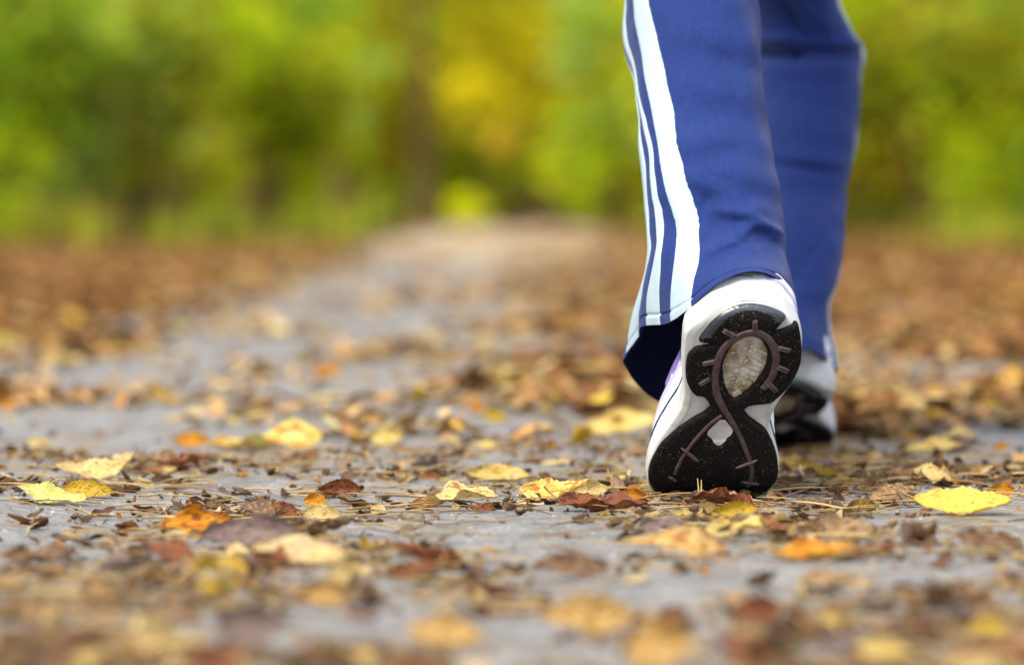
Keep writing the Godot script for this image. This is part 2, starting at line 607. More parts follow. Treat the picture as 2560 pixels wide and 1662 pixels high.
func vegetation():
	var B := [
		[-1.95, -13.6, 1.15, 0.55, [OLIVE, GREEN, LIME], 5000, "low olive and lime bush beside tufted grass at the path bend"],
		[-1.45, -14.2, 1.3, 0.6, [OLIVE, OLIVE, PALEGREEN], 5500, "dense dark olive bush with pale green top sprays"],
		[-2.35, -15.2, 1.7, 0.7, [GREEN, LIME, PALEGREEN], 5000, "tall bush of mixed lime and pale bluish green leaves"],
		[-1.55, -16.0, 1.9, 0.75, [PALEGREEN, LIME, OCHRE], 6000, "tall bush with pale green sprays and ochre twigs"],
		[-1.0, -15.4, 1.1, 0.4, [OLIVE, LIME, LIME], 4000, "small upright bush with vivid lime leaves over a dark base"],
		[-2.9, -16.4, 2.0, 0.8, [LIME, GREEN], 4500, "tall lime bush half hidden behind the olive bushes"],
		[-1.3, -18.5, 2.0, 0.75, [GREEN, PALEGREEN], 6000, "leafy green bush just before the trunk with yellow leaves"],
		[-0.85, -20.8, 1.5, 0.55, [OCHRE, LIME], 4500, "ochre and olive bush at the foot of the brown trunk"],
		[-0.2, -21.6, 1.5, 0.5, [OCHRE, YELLOW, LIME, LIME], 4500, "yellow and ochre bush where the path disappears"],
		[0.35, -21.0, 1.7, 0.6, [LIME, LIME, YELLOW], 5000, "lime and olive bush closing the end of the path"],
		[0.5, -18.2, 1.3, 0.42, [LIME, PALEGREEN], 4500, "fresh green bush at the path side near the hump"],
		[0.95, -17.0, 1.7, 0.55, [LIME, LIME, YELLOW], 5000, "bright lime bush with yellow flecks behind the walker"],
		[1.45, -16.4, 1.5, 0.55, [OLIVE, LIME], 5000, "olive and lime bush behind the walker's forward leg"],
		[1.75, -15.6, 1.0, 0.5, [OLIVE, OCHRE, OLIVE], 4500, "brownish olive bush with ochre leaves"],
		[2.2, -15.4, 1.2, 0.55, [GREEN, LIME, OLIVE], 4500, "bush with vivid green outer leaves beside the brownish bush"],
		[2.0, -17.0, 2.0, 0.7, [YELLOW, OLIVE, OCHRE], 5500, "tall yellow ochre bush rising over the brownish bush"],
		[2.9, -16.5, 2.0, 0.8, [LIME, GREEN, YELLOW], 4500, "broad lime and yellow bush beyond the vivid green bush"],
		[-3.4, -13.4, 1.6, 0.8, [LIME, OLIVE], 3500, "spreading lime and olive bush at the outer end of the row"],
		[-4.4, -12.0, 1.8, 0.9, [OLIVE, PALEGREEN], 3500, "outermost bush with dull olive leaves and pale tips"],
		[3.6, -15.0, 1.7, 0.8, [OCHRE, LIME], 3500, "ochre tinted bush past the broad lime and yellow bush"],
		[4.6, -13.5, 1.8, 0.9, [YELLOW, LIME], 3500, "outlying bush with many yellow leaves beyond the ochre tinted bush"],
	]
	for b in B:
		bush(Vector2(b[0], b[1]), b[2], b[3], b[4], b[5], 0.062, b[6], "bushes along the path")
	tree("slender_tree", Vector2(-0.49, -20.4), 4.2, 0.06, 0.75, 1.0, [YELLOW, LIME, OCHRE], 6000, 0.075, "slender brown trunk with yellow leaves beside the path end", "trees beyond the bushes")
	tree("slender_tree", Vector2(-0.02, -22.4), 3.8, 0.06, 0.4, 1.0, [YELLOW, LIME], 6000, 0.08, "yellow leaved tree with low branches at the path end", "trees beyond the bushes")
	tree("slender_tree", Vector2(2.1, -19.0), 4.0, 0.08, 0.5, 1.3, [OCHRE, YELLOW, OLIVE], 6000, 0.08, "ochre and yellow tree rising behind brownish olive bush", "trees beyond the bushes")
	# bare lower trunks that show between the leaves
	for a in [[-1.05, -22.0, "thin dark trunk rising between the green and ochre bushes"], [0.62, -22.5, "thin grey brown trunk behind the fresh green bush"], [1.7, -18.6, "crooked brown trunk behind the olive and lime bush"], [2.45, -18.0, "brown trunk standing over the bush with vivid green outer leaves"]]:
		tree("slender_tree", Vector2(a[0], a[1]), 4.0, 0.055, 1.5, 0.9, [LIME, GREEN, YELLOW], 2500, 0.08, a[2], "trees beyond the bushes")
	for k in 26:
		var row := k / 13
		var x := -6.6 + (k % 13) * 1.1 + row * 0.5 + rng.randf_range(-0.2, 0.2)
		var zz := -25.0 - row * 4.0 - rng.randf_range(0, 2.0)
		var near := ""
		var best := INF
		for b in B:
			var d := absf(float(b[0]) / float(b[1]) - x / zz)
			if d < best:
				best = d
				near = b[6]
		var mix: Array = [[LIME, PALEGREEN, PALEGREEN], [LIME, YELLOW, LIME], [PALEGREEN, LIME, LIME], [OLIVE, OCHRE, LIME]][k % 4]
		tree("woodland_tree", Vector2(x, zz), rng.randf_range(3.2, 4.4), 0.07, 0.15, 1.3, mix, 3600, 0.13, "%s %s tree behind the %s" % [["green", "yellow flecked", "pale lime", "olive and ochre"][k % 4], "woodland" if row == 0 else "deeper woodland", short(near, 8)], "woodland row")
	# the one low yellow spray that catches the light
	var sap := thing("sapling", Vector3(-0.225, gh(-0.225, -18.2), -18.2))
	meta(sap, "low sapling with luminous lime yellow leaves on the path hump", "sapling")
	inst(tube(PackedVector3Array([Vector3.ZERO, Vector3(0.01, 0.06, 0), Vector3(0, 0.15, 0.01)]), PackedFloat32Array([0.005, 0.004, 0.002])), M.bark, "stem", sap)
	var xs := []
	var cs := []
	leaf_mass(xs, cs, Vector3(0, 0.105, 0), Vector3(0.07, 0.07, 0.06), 70, 9, 0.028, 0.05, [[0.84, 0.86, 0.012]], 0.02)
	inst(leaf_mesh(xs, cs), M.foliage, "foliage", sap)
	sap = thing("sapling", Vector3(-0.19, gh(-0.19, -19.4) - 0.01, -19.4))
	meta(sap, "taller sapling with golden yellow leaves beside the slender brown trunk", "sapling")
	inst(tube(PackedVector3Array([Vector3.ZERO, Vector3(0.02, 0.4, 0), Vector3(0.03, 0.85, 0.01)]), PackedFloat32Array([0.008, 0.006, 0.002])), M.bark, "stem", sap)
	xs = []
	cs = []
	leaf_mass(xs, cs, Vector3(0.0, 0.75, 0), Vector3(0.13, 0.1, 0.1), 26, 9, 0.04, 0.06, [[0.84, 0.70, 0.012], [0.8, 0.74, 0.012]], 0.02)
	leaf_mass(xs, cs, Vector3(0.14, 0.48, 0), Vector3(0.07, 0.07, 0.07), 12, 9, 0.05, 0.06, [[0.76, 0.58, 0.06], [0.7, 0.62, 0.03]], 0.02)
	inst(leaf_mesh(xs, cs), M.foliage, "foliage", sap)
	# grass along the verges
	var blade := build(PackedVector3Array([Vector3(-0.5, 0, 0), Vector3(0.5, 0, 0), Vector3(-0.4, 0.5, 0.05), Vector3(0.4, 0.5, 0.05), Vector3(0, 1, 0.22)]), PackedInt32Array([0, 1, 2, 1, 3, 2, 2, 3, 4]))
	xs = []
	cs = []
	for k in 4200:
		var z := -rng.randf_range(12.5, 20.0)
		var e := path_edges(z)
		var side := -1.0 if rng.randf() < 0.55 else 1.0
		var x := (e.x - 0.02 - pow(rng.randf(), 1.4) * 2.0) if side < 0 else (e.y + 0.05 + pow(rng.randf(), 1.4) * 2.0)
		if n_clump.get_noise_2d(x * 1.1 + 9, z * 1.1) < 0.06 or (z > -13.2 and rng.randf() < 0.6): continue
		var h := rng.randf_range(0.06, 0.2)
		xs.append(Transform3D(Basis.from_euler(Vector3(rng.randf_range(-0.5, 0.5), rng.randf() * TAU, 0)).scaled(Vector3(0.008, h, h)), Vector3(x, gh(x, z) - 0.01, z)))
		cs.append(jitter(pick([[0.46, 0.52, 0.03], [0.44, 0.58, 0.09], [0.6, 0.54, 0.03]]), 0.25))
	meta(copies(blade, M.foliage, "grass", self, xs, cs), "green grass tufts along the foot of the bushes", "grass", "", "stuff")


func short(s: String, words: int) -> String:
	var w := s.split(" ")
	var out := w.slice(0, words)
	while out.size() > 2 and out[-1] in ["with", "of", "the", "a", "and", "at", "in", "on", "over", "behind", "beside", "its", "by", "an", "to", "one", "from", "between", "against", "just", "where", "before", "near", "touching", "lying"]: out.remove_at(out.size() - 1)
	return " ".join(out)


# ------------------------------------------------------------------ the walker
const BASE := Vector3(0.18, 0, -2.8)
const NEAR_RINGS := [[0.1671, 0.1429, -2.595, 0.0471], [0.1795, 0.1433, -2.605, 0.048], [0.2013, 0.1431, -2.62, 0.0481], [0.2188, 0.1408, -2.63, 0.0474], [0.2359, 0.139, -2.64, 0.0467], [0.2646, 0.1369, -2.66, 0.0453], [0.2938, 0.1358, -2.68, 0.0462], [0.3231, 0.1336, -2.695, 0.0468], [0.3528, 0.1308, -2.71, 0.047], [0.399, 0.1277, -2.75, 0.0494], [0.4473, 0.1277, -2.8, 0.0526], [0.52, 0.132, -2.82, 0.06], [0.62, 0.14, -2.8, 0.068], [0.72, 0.145, -2.79, 0.076]]
const NEAR_HEM := [[-346, 0.1295, 0.1431, -2.5130], [-338, 0.1219, 0.1353, -2.5170], [-312, 0.1089, 0.1232, -2.5560], [-274, 0.0913, 0.1188, -2.6], [-268, 0.0909, 0.1116, -2.62], [-248, 0.081, 0.095, -2.655], [-242, 0.0802, 0.0911, -2.665], [-220, 0.0928, 0.0711, -2.69], [-200, 0.113, 0.0583, -2.7], [-180, 0.1424, 0.0586, -2.695], [-165, 0.1705, 0.0745, -2.68], [-140, 0.1921, 0.0994, -2.64], [-110, 0.1993, 0.1229, -2.58], [-90, 0.196, 0.1348, -2.555], [-65, 0.1866, 0.1493, -2.5280], [-48, 0.1764, 0.1563, -2.5140], [-30, 0.1651, 0.1595, -2.5090], [-16, 0.1543, 0.1585, -2.5090], [0, 0.1408, 0.1523, -2.5100]]
const FAR_RINGS := [[0.1195, 0.2237, -3.0, 0.0303], [0.1321, 0.2257, -3.01, 0.0338], [0.1415, 0.2286, -3.025, 0.0370], [0.1608, 0.2312, -3.045, 0.0393], [0.1867, 0.2338, -3.07, 0.0405], [0.2131, 0.2369, -3.1, 0.0407], [0.2299, 0.2404, -3.11, 0.0423], [0.2636, 0.2454, -3.13, 0.0441], [0.2977, 0.2489, -3.15, 0.0457], [0.3201, 0.2506, -3.16, 0.0469], [0.3302, 0.2521, -3.16, 0.0484], [0.3419, 0.2481, -3.155, 0.0461], [0.3518, 0.2437, -3.15, 0.044], [0.3744, 0.2328, -3.13, 0.0412], [0.4377, 0.2148, -3.08, 0.046], [0.4989, 0.2103, -3.03, 0.055], [0.6, 0.212, -2.93, 0.066], [0.72, 0.215, -2.82, 0.076]]
const FAR_HEM := [[-330, 0.2061, 0.0892, -2.9200], [-300, 0.1949, 0.0833, -2.9400], [-270, 0.1918, 0.0717, -2.9850], [-240, 0.199, 0.0587, -3.05], [-210, 0.2129, 0.0469, -3.085], [-180, 0.2303, 0.0431, -3.095], [-150, 0.2462, 0.0469, -3.085], [-120, 0.2631, 0.0587, -3.05], [-90, 0.2615, 0.0705, -2.9950], [-70, 0.2538, 0.0776, -2.9620], [-45, 0.2420, 0.0851, -2.9350], [-25, 0.2313, 0.0899, -2.9200], [0, 0.2185, 0.0913, -2.9170]]
# cloth ridges (+) and hollows (-): ends x, y; width; height
const NEAR_FOLDS := [
	[0.1406, 0.2006, 0.1572, 0.1988, 0.0042, 0.0026], [0.1572, 0.1988, 0.1742, 0.2025, 0.0042, 0.0024],
	[0.1632, 0.197, 0.1737, 0.1904, 0.0036, 0.003], [0.1737, 0.1904, 0.1861, 0.184, 0.0036, 0.0026],
	[0.1649, 0.1893, 0.1516, 0.1799, 0.0036, 0.003], [0.1516, 0.1799, 0.1351, 0.1739, 0.004, 0.0026],
	[0.1585, 0.1739, 0.1751, 0.1758, 0.004, 0.0018], [0.132, 0.169, 0.142, 0.176, 0.005, 0.002],
	[0.132, 0.194, 0.152, 0.1905, 0.0105, -0.0042], [0.166, 0.182, 0.18, 0.178, 0.008, -0.0024], [0.13, 0.21, 0.138, 0.203, 0.008, -0.0025],
	[0.12, 0.248, 0.15, 0.254, 0.008, 0.0016], [0.13, 0.236, 0.16, 0.242, 0.007, -0.0014], [0.125, 0.29, 0.16, 0.281, 0.008, 0.0013], [0.14, 0.31, 0.17, 0.3, 0.007, -0.0012],
	[0.12, 0.225, 0.145, 0.215, 0.006, 0.0014], [0.105, 0.20, 0.112, 0.18, 0.007, -0.002],
	[0.115, 0.272, 0.175, 0.262, 0.012, -0.0016], [0.115, 0.33, 0.165, 0.322, 0.013, 0.0018], [0.15, 0.228, 0.185, 0.216, 0.009, 0.0016], [0.155, 0.218, 0.186, 0.206, 0.008, -0.0016], [0.118, 0.258, 0.132, 0.232, 0.009, 0.0016], [0.16, 0.345, 0.178, 0.25, 0.01, 0.0014]]
const FAR_FOLDS := [
	[0.19, 0.333, 0.235, 0.327, 0.006, -0.009], [0.235, 0.327, 0.30, 0.331, 0.0055, -0.010], [0.24, 0.332, 0.275, 0.3385, 0.0045, -0.006], [0.19, 0.339, 0.255, 0.338, 0.006, 0.005], [0.235, 0.339, 0.27, 0.343, 0.006, -0.006],
	[0.255, 0.337, 0.3, 0.334, 0.006, 0.005], [0.222, 0.375, 0.24, 0.345, 0.006, -0.009], [0.248, 0.362, 0.262, 0.352, 0.008, 0.004], [0.24, 0.38, 0.252, 0.365, 0.006, -0.005],
	[0.2, 0.316, 0.28, 0.315, 0.009, 0.003], [0.21, 0.236, 0.27, 0.228, 0.005, -0.004], [0.21, 0.243, 0.27, 0.238, 0.007, 0.002], [0.23, 0.145, 0.262, 0.188, 0.005, -0.003], [0.22, 0.29, 0.27, 0.283, 0.008, -0.0016], [0.24, 0.15, 0.272, 0.2, 0.006, 0.002], [0.21, 0.27, 0.27, 0.262, 0.008, 0.0016]]


func hem_point(hem: Array, phi: float) -> Vector3:
	var p := fposmod(phi, 360.0) - 360.0
	var n := hem.size()
	var k := n - 1
	for i in n:
		if hem[i][0] > p:
			k = i - 1
			break
	var g := []
	for i in 4:
		var q := k - 1 + i
		var a: Array = hem[posmod(q, n)]
		g.append([a[0] + 360.0 * floori(float(q) / n), Vector3(a[1], a[2], a[3])])
	if k < 0: p += 0.0
	var t: float = clampf((p - g[1][0]) / (g[2][0] - g[1][0]), 0, 1)
	var h: float = g[2][0] - g[1][0]
	var m1: Vector3 = (g[2][1] - g[0][1]) / (g[2][0] - g[0][0]) * h
	var m2: Vector3 = (g[3][1] - g[1][1]) / (g[3][0] - g[1][0]) * h
	var t2 := t * t
	var t3 := t2 * t
	return (2 * t3 - 3 * t2 + 1) * g[1][1] + (t3 - 2 * t2 + t) * m1 + (-2 * t3 + 3 * t2) * g[2][1] + (t3 - t2) * m2


func ring_point(rings: Array, phi: float, y: float, deep: float) -> Vector3:
	var c := curve(rings, y, 1)
	var cz := curve(rings, y, 2)
	var a := curve(rings, y, 3)
	var r := deg_to_rad(phi)
	var s := sin(r)
	var co := cos(r)
	# slightly squared section, as hanging cloth
	s = signf(s) * pow(absf(s), 0.93)
	co = signf(co) * pow(absf(co), 0.93)
	return Vector3(c - a * s, y, cz + a * deep * co)


func fold_height(folds: Array, p: Vector3) -> float:
	var h := 0.0
	for f in folds:
		var a := Vector2(f[0], f[1])
		var b := Vector2(f[2], f[3])
		var q := Vector2(p.x, p.y)
		var t := clampf((q - a).dot(b - a) / (b - a).length_squared(), 0, 1)
		var d := q.distance_to(a + (b - a) * t)
		var taper := 0.45 + 0.55 * sin(PI * clampf(t, 0.08, 0.92))
		h += f[5] * taper * exp(-d * d / (f[4] * f[4]))
	return h


# point on a trouser leg: row counts 1 mm steps over the hem band, then up the leg
func cloth(leg: Dictionary, phi: float, row: float, lift := 0.0) -> Vector3:
	var hem := hem_point(leg.hem, phi)
	var y0: float = leg.y0
	var top := ring_point(leg.rings, phi, y0, leg.deep)
	var span := hem.distance_to(top)
	var p: Vector3
	var out := Vector3(-sin(deg_to_rad(phi)), 0, cos(deg_to_rad(phi)))
	if row <= 44.0:
		var near := clampf(row * 0.001 / span, 0, 0.6)
		var w := near if row <= 14.0 else lerpf(clampf(0.014 / span, 0, 0.6), 1.0, (row - 14.0) / 30.0)
		var rise := (ring_point(leg.rings, phi, y0 + 0.004, leg.deep) - top) / 0.004
		var m0: Vector3 = (top - hem) + out * leg.bow * clampf(span * 12.0, 0, 1) * 3.0
		var m1 := rise * span * 0.8
		var w2 := w * w
		var w3 := w2 * w
		p = (2 * w3 - 3 * w2 + 1) * hem + (w3 - 2 * w2 + w) * m0 + (-2 * w3 + 3 * w2) * top + (w3 - w2) * m1
	else:
		p = ring_point(leg.rings, phi, lerpf(y0, 0.72, (row - 44.0) / 130.0), leg.deep)
	var rear := smoothstep(-0.1, 0.35, cos(deg_to_rad(phi)))
	var d: float = fold_height(leg.folds, p) * rear * leg.crease
	d += n_fine.get_noise_3d(p.x * 26, p.y * 18, p.z * 20) * 0.0016 + n_ground.get_noise_3d(p.x * 9, p.y * 7, p.z * 9) * 0.003
	d -= 0.0013 * exp(-pow((row - 7.0) / 0.8, 2.0))
	d += 0.0006 * smoothstep(9.0, 4.0, row)
	if leg.has("knee"):
		var k: Array = leg.knee
		d += k[0] * exp(-pow((p.y - k[1]) / k[2], 2.0)) * exp(-pow((fposmod(phi, 360.0) - k[3]) / k[4], 2.0))
	return p + out * (d + lift) - BASE


func cloth_grid(leg: Dictionary, rows: Array, lo: Callable, hi: Callable, nu: int, lift: float, closed := false, tuck := false) -> ArrayMesh:
	var v := PackedVector3Array()
	var f := PackedInt32Array()
	for j in rows.size():
		var r: float = rows[j]
		var y := cloth(leg, (float(lo.call(0.2)) + float(hi.call(0.2))) * 0.5 if not closed else 0.0, r).y
		if r < 40: y = lerpf(0.13, y, r / 40.0) if not closed else y
		var a: float = lo.call(y)
		var b: float = hi.call(y)
		for i in nu:
			var t := float(i) / (nu if closed else nu - 1)
			var l := lift
			if tuck and (i == 0 or i == nu - 1): l = -0.0006
			v.append(cloth(leg, lerpf(a, b, t), r, l))
	grid_faces(f, nu, rows.size(), 0, closed)
	return build(v, f)


func trouser_leg(leg: Dictionary, parent: Node3D, label: String, stripes: Array) -> MeshInstance3D:
	var rows := []
	for k in 29: rows.append(k * 0.5)
	for k in 20: rows.append(15.5 + k * 1.5)
	for k in 80: rows.append(45.0 + k * 0.6)
	for k in 38: rows.append(94.5 + k * 2.1)
	var nu := 150
	var v := PackedVector3Array()
	var f := PackedInt32Array()
	for r in rows:
		for i in nu: v.append(cloth(leg, 360.0 * i / nu, r))
	grid_faces(f, nu, rows.size(), 0, true)
	var o := inst(build(v, f), M.blue, "trouser_leg", parent)
	o.set_meta("label", label)
	# dark inner face, turned in at the edge
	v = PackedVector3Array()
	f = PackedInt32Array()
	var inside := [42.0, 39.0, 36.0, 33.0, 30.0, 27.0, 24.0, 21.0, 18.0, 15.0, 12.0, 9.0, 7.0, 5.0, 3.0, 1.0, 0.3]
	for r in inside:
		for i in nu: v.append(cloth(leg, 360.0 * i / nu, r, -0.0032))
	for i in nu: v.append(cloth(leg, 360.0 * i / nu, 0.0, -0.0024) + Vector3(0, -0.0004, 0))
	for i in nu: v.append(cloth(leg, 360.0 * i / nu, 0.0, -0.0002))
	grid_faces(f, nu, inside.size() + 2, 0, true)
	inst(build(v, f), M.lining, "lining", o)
	var srows := []
	for k in 15: srows.append(k * 1.0)
	for k in 15: srows.append(16.0 + k * 2.0)
	for k in 100: srows.append(46.0 + k * 1.25)
	for s in stripes:
		var t: Array = s
		inst(cloth_grid(leg, srows, func(y): return curve(t, y, 1), func(y): return curve(t, y, 2), 9, 0.0007, false, true), M.stripe, "stripe", o)
	return o


func person():
	var o := Node3D.new()
	o.name = "person"
	o.position = BASE
	add_child(o)
	meta(o, "person walking away in blue track trousers with white side stripes and white running shoes", "person")
	var near := {"rings": NEAR_RINGS, "hem": NEAR_HEM, "folds": NEAR_FOLDS, "y0": 0.1795, "deep": 1.15, "bow": 0.006, "crease": 2.0, "knee": [0.010, 0.325, 0.03, 118.0, 22.0]}
	trouser_leg(near, o, "blue trouser leg of the lifted foot with three white stripes", [
		[[0.12, 22, 48], [0.16, 14.5, 42], [0.2, 17, 44], [0.25, 24, 51], [0.3, 32, 62], [0.353, 42, 74], [0.5, 60, 92]],
		[[0.12, 58, 84], [0.15, 56, 72], [0.167, 56, 68], [0.2013, 55, 65], [0.236, 55, 63], [0.265, 64, 73], [0.294, 82, 92], [0.353, 102, 114], [0.5, 112, 126]],
		[[0.12, 93, 112], [0.15, 88, 106], [0.167, 80, 98], [0.2013, 76, 96], [0.236, 72, 90], [0.265, 84, 98], [0.294, 104, 116], [0.353, 124, 138], [0.5, 140, 154]]])
	var far := {"rings": FAR_RINGS, "hem": FAR_HEM, "folds": FAR_FOLDS, "y0": 0.128, "deep": 1.45, "bow": 0.004, "crease": 1.15}
	trouser_leg(far, o, "blue trouser leg of the forward foot creased behind the knee", [
		[[0.08, -98, -80], [0.13, -104, -84], [0.2, -110, -92], [0.3, -100, -86], [0.333, -92, -76], [0.36, -92, -70], [0.5, -95, -70]],
		[[0.08, -122, -106], [0.13, -128, -112], [0.2, -134, -118], [0.3, -124, -110], [0.36, -116, -104], [0.5, -120, -105]]])
	# seat of the trousers, above the frame
	var v := PackedVector3Array()
	var f := PackedInt32Array()
	var seat := [[0.68, 0.15, 0.09], [0.74, 0.165, 0.115], [0.82, 0.17, 0.12], [0.9, 0.15, 0.1], [0.95, 0.135, 0.09]]
	for s in seat:
		for i in 40:
			var w := TAU * i / 40
			v.append(Vector3(0.18 + s[1] * cos(w), s[0], -2.81 + s[2] * sin(w)) - BASE)
	grid_faces(f, 40, seat.size(), 0, true)
	inst(build(v, f), M.blue, "trouser_seat", o)
	shoe(o, [[0, 57], [55, 57], [95, 60], [115, 58], [130, 48], [145, 34], [160, 16], [171, 4], [190, -2], [215, -6], [240, -16]], -2.605, 0.157, 1.0, -0.157, "white running shoe with heel lifted and black patterned sole showing")
	shoe(o, [[0, 22], [60, 22], [100, 22], [125, 19], [145, 12], [165, 3], [190, -2], [215, -6], [240, -14]], -3.112, 0.2165, -1.0, 0.03, "white running shoe of the forward foot with heel just lifting")


# ------------------------------------------------------------------ shoes (flat shape in mm: s heel to toe, t across, h up; then bent to the pose)
const PLAN := [[-7, -8, 8], [-3, -24, 19], [4, -34, 27], [13.5, -41.5, 35], [27, -41, 39.5], [40, -39, 41], [50, -37, 40.5], [60, -34.8, 38], [70, -33.6, 33.5], [80, -34.5, 30.8], [93, -40, 30.5], [110, -46, 37], [124, -47.5, 42.5], [140, -45.5, 45.5], [155, -42, 44.8], [175, -36.5, 42], [195, -31, 37.5], [215, -24.5, 29], [230, -14, 17], [238, -3, 5]]
const SOLE := [[-10.1, -5], [-9.4, 5.1], [-6.3, 14.5], [-0.9, 23.1], [6, 20.6], [12, 17.9], [10, 24], [6, 31.1], [16, 35.9], [27, 38.9], [38, 40.4], [47.5, 39.5], [59, 36.2], [67, 31], [72, 26.4], [73, 18.7], [74.5, 12.2], [77.5, 9.4], [83.5, 13.9], [89, 21.8], [93, 27.1], [103, 33.5], [115.5, 39.4], [127.5, 43], [139.5, 44.3], [149, 42.9], [165, 41], [185, 37.5], [205, 31], [222, 21], [231, 10], [233, 0], [229, -11], [215, -21.5], [195, -28], [175, -33.5], [151.5, -39.2], [144, -43.1], [132.5, -46], [121, -46.2], [112.5, -44.3], [105.5, -42.1], [97.5, -36.7], [92, -32.1], [85, -24.3], [79.5, -16.3], [75.5, -13.6], [69, -17.1], [66.5, -19.8], [66, -24.4], [61.5, -29.2], [54.5, -33.3], [46.5, -35.9], [36.5, -37.2], [30, -36.7], [25.5, -33.6], [22.5, -21.3], [20, -31.8], [9.5, -28.2], [-0.2, -22.3], [-7, -14.5]]
const OVAL := [[68, -0.4], [57.5, -6.9], [46.5, -10.6], [36.5, -12], [25.5, -9.6], [18, -4.3], [16, 2], [18, 9], [24.5, 14.2], [31, 16.6], [41, 16.9], [50.5, 14.3], [60, 9.4], [67, 2.8]]
const DIAMOND := [[85.5, -5], [85.5, -2], [94, 5], [97, 4.6], [106, -1], [106, -3.6], [97, -11.6], [94.5, -11.4]]
const TREAD_RING := [[59.5, 18.8], [49, 23], [38, 23.6], [30, 22], [20, 16.7], [14, 9.9], [12, 3.4], [14, -4], [19.5, -10.7], [27, -14.9], [35.5, -16.1], [46.5, -15.7], [56, -13.9], [66, -10.3], [78, -3], [86.5, 3.2], [96, 9.5], [108.5, 16.4], [118, 21.1], [127.5, 24.7], [136, 25.8], [146, 25.5]]
const TREAD_LINE := [[81, -4.7], [86.5, -10.4], [94.5, -15.7], [104, -20.8], [112, -24], [118, -26], [126, -27.5], [132, -28]]
const LUGS := [[2, 2.6, 10.5, 4.2], [10, -17.6, 15.5, -7.6], [24.5, 22, 27, 31.5], [40, 24.5, 44.5, 33.8], [53.5, 21, 61.5, 28.8], [38, -26.2, 35.5, -17.8], [55.5, -25.2, 50, -18.4], [107.5, -28.1, 119.5, -13.4], [125, 12.8, 118, 26.8], [133, -32, 138.5, -25.2], [139, 20, 142, 33]]
var flat := {}


func polygon(a: Array, every := 2.5) -> PackedVector2Array:   # rounded outline through the points
	var out := PackedVector2Array()
	var n := a.size()
	for k in n:
		var p0 := Vector2(a[posmod(k - 1, n)][0], a[posmod(k - 1, n)][1])
		var p1 := Vector2(a[k][0], a[k][1])
		var p2 := Vector2(a[(k + 1) % n][0], a[(k + 1) % n][1])
		var p3 := Vector2(a[(k + 2) % n][0], a[(k + 2) % n][1])
		var m := maxi(1, int(p1.distance_to(p2) / every))
		for i in m:
			out.append(p1.cubic_interpolate(p2, p1 - (p2 - p0) * 0.0 + (p0 - p1), p3, float(i) / m) if m > 1 else p1)
	return out


func signed_distance(poly: PackedVector2Array, p: Vector2) -> float:
	var d := INF
	var n := poly.size()
	var inside := false
	var a := poly[n - 1]
	for k in n:
		var b := poly[k]
		var e := b - a
		var w := p - a
		var t := clampf(w.dot(e) / maxf(e.length_squared(), 1e-9), 0, 1)
		d = minf(d, (w - e * t).length_squared())
		if (a.y > p.y) != (b.y > p.y) and p.x < (b.x - a.x) * (p.y - a.y) / (b.y - a.y) + a.x: inside = not inside
		a = b
	return -sqrt(d) if inside else sqrt(d)


# a sheet over the region where dist < 0, its rim drawn onto the outline; returns {points, faces, rim distance}
func region(dist: Callable, lo: Vector2, hi: Vector2, cell: float) -> Dictionary:
	var ns := int((hi.x - lo.x) / cell) + 1
	var nt := int((hi.y - lo.y) / cell) + 1
	var pts := PackedVector2Array()
	var ds := PackedFloat32Array()
	pts.resize(ns * nt)
	ds.resize(ns * nt)
	for i in ns:
		for j in nt:
			var p := lo + Vector2(i, j) * cell
			var d: float = dist.call(p)
			if absf(d) < cell * 0.72:
				var e := cell * 0.1
				var g := Vector2(float(dist.call(p + Vector2(e, 0))) - d, float(dist.call(p + Vector2(0, e))) - d)
				if g.length() > 1e-6: p -= g.normalized() * d
				d = 0.0
			pts[i * nt + j] = p
			ds[i * nt + j] = d
	var used := {}
	var v := PackedVector2Array()
	var dd := PackedFloat32Array()
	var f := PackedInt32Array()
	for i in ns - 1:
		for j in nt - 1:
			var q := [i * nt + j, i * nt + j + 1, (i + 1) * nt + j + 1, (i + 1) * nt + j]
			for tr in [[0, 1, 2], [0, 2, 3]]:
				var ok := true
				var zeros := 0
				for k in tr:
					if ds[q[k]] > 0.0: ok = false
					if ds[q[k]] == 0.0: zeros += 1
				if not ok: continue
				if zeros == 3:
					var mid: Vector2 = (pts[q[tr[0]]] + pts[q[tr[1]]] + pts[q[tr[2]]]) / 3.0
					if float(dist.call(mid)) > 0.02: continue
				for k in tr:
					if not used.has(q[k]):
						used[q[k]] = v.size()
						v.append(pts[q[k]])
						dd.append(ds[q[k]])
					f.append(used[q[k]])
	return {"v": v, "f": f, "d": dd}


func flat_shapes():
	var sole := polygon(SOLE, 3.0)
	var oval := polygon(OVAL, 2.0)
	var dia := polygon(DIAMOND, 4.0)
	flat.rubber = region(func(p): return maxf(signed_distance(sole, p), -minf(signed_distance(oval, p), signed_distance(dia, p)) if p.x < 112 and p.x > 10 and absf(p.y) < 24 else -50.0), Vector2(-12, -49), Vector2(236, 49), 1.5)
	flat.oval = region(func(p): return signed_distance(oval, p) - 0.3, Vector2(12, -16), Vector2(72, 22), 1.0)
	flat.dia = region(func(p): return signed_distance(dia, p) - 0.3, Vector2(82, -15), Vector2(110, 9), 1.0)


func side(q: float, col: int) -> float:
	return curve(PLAN, lerpf(-7.0, 238.0, q), col)


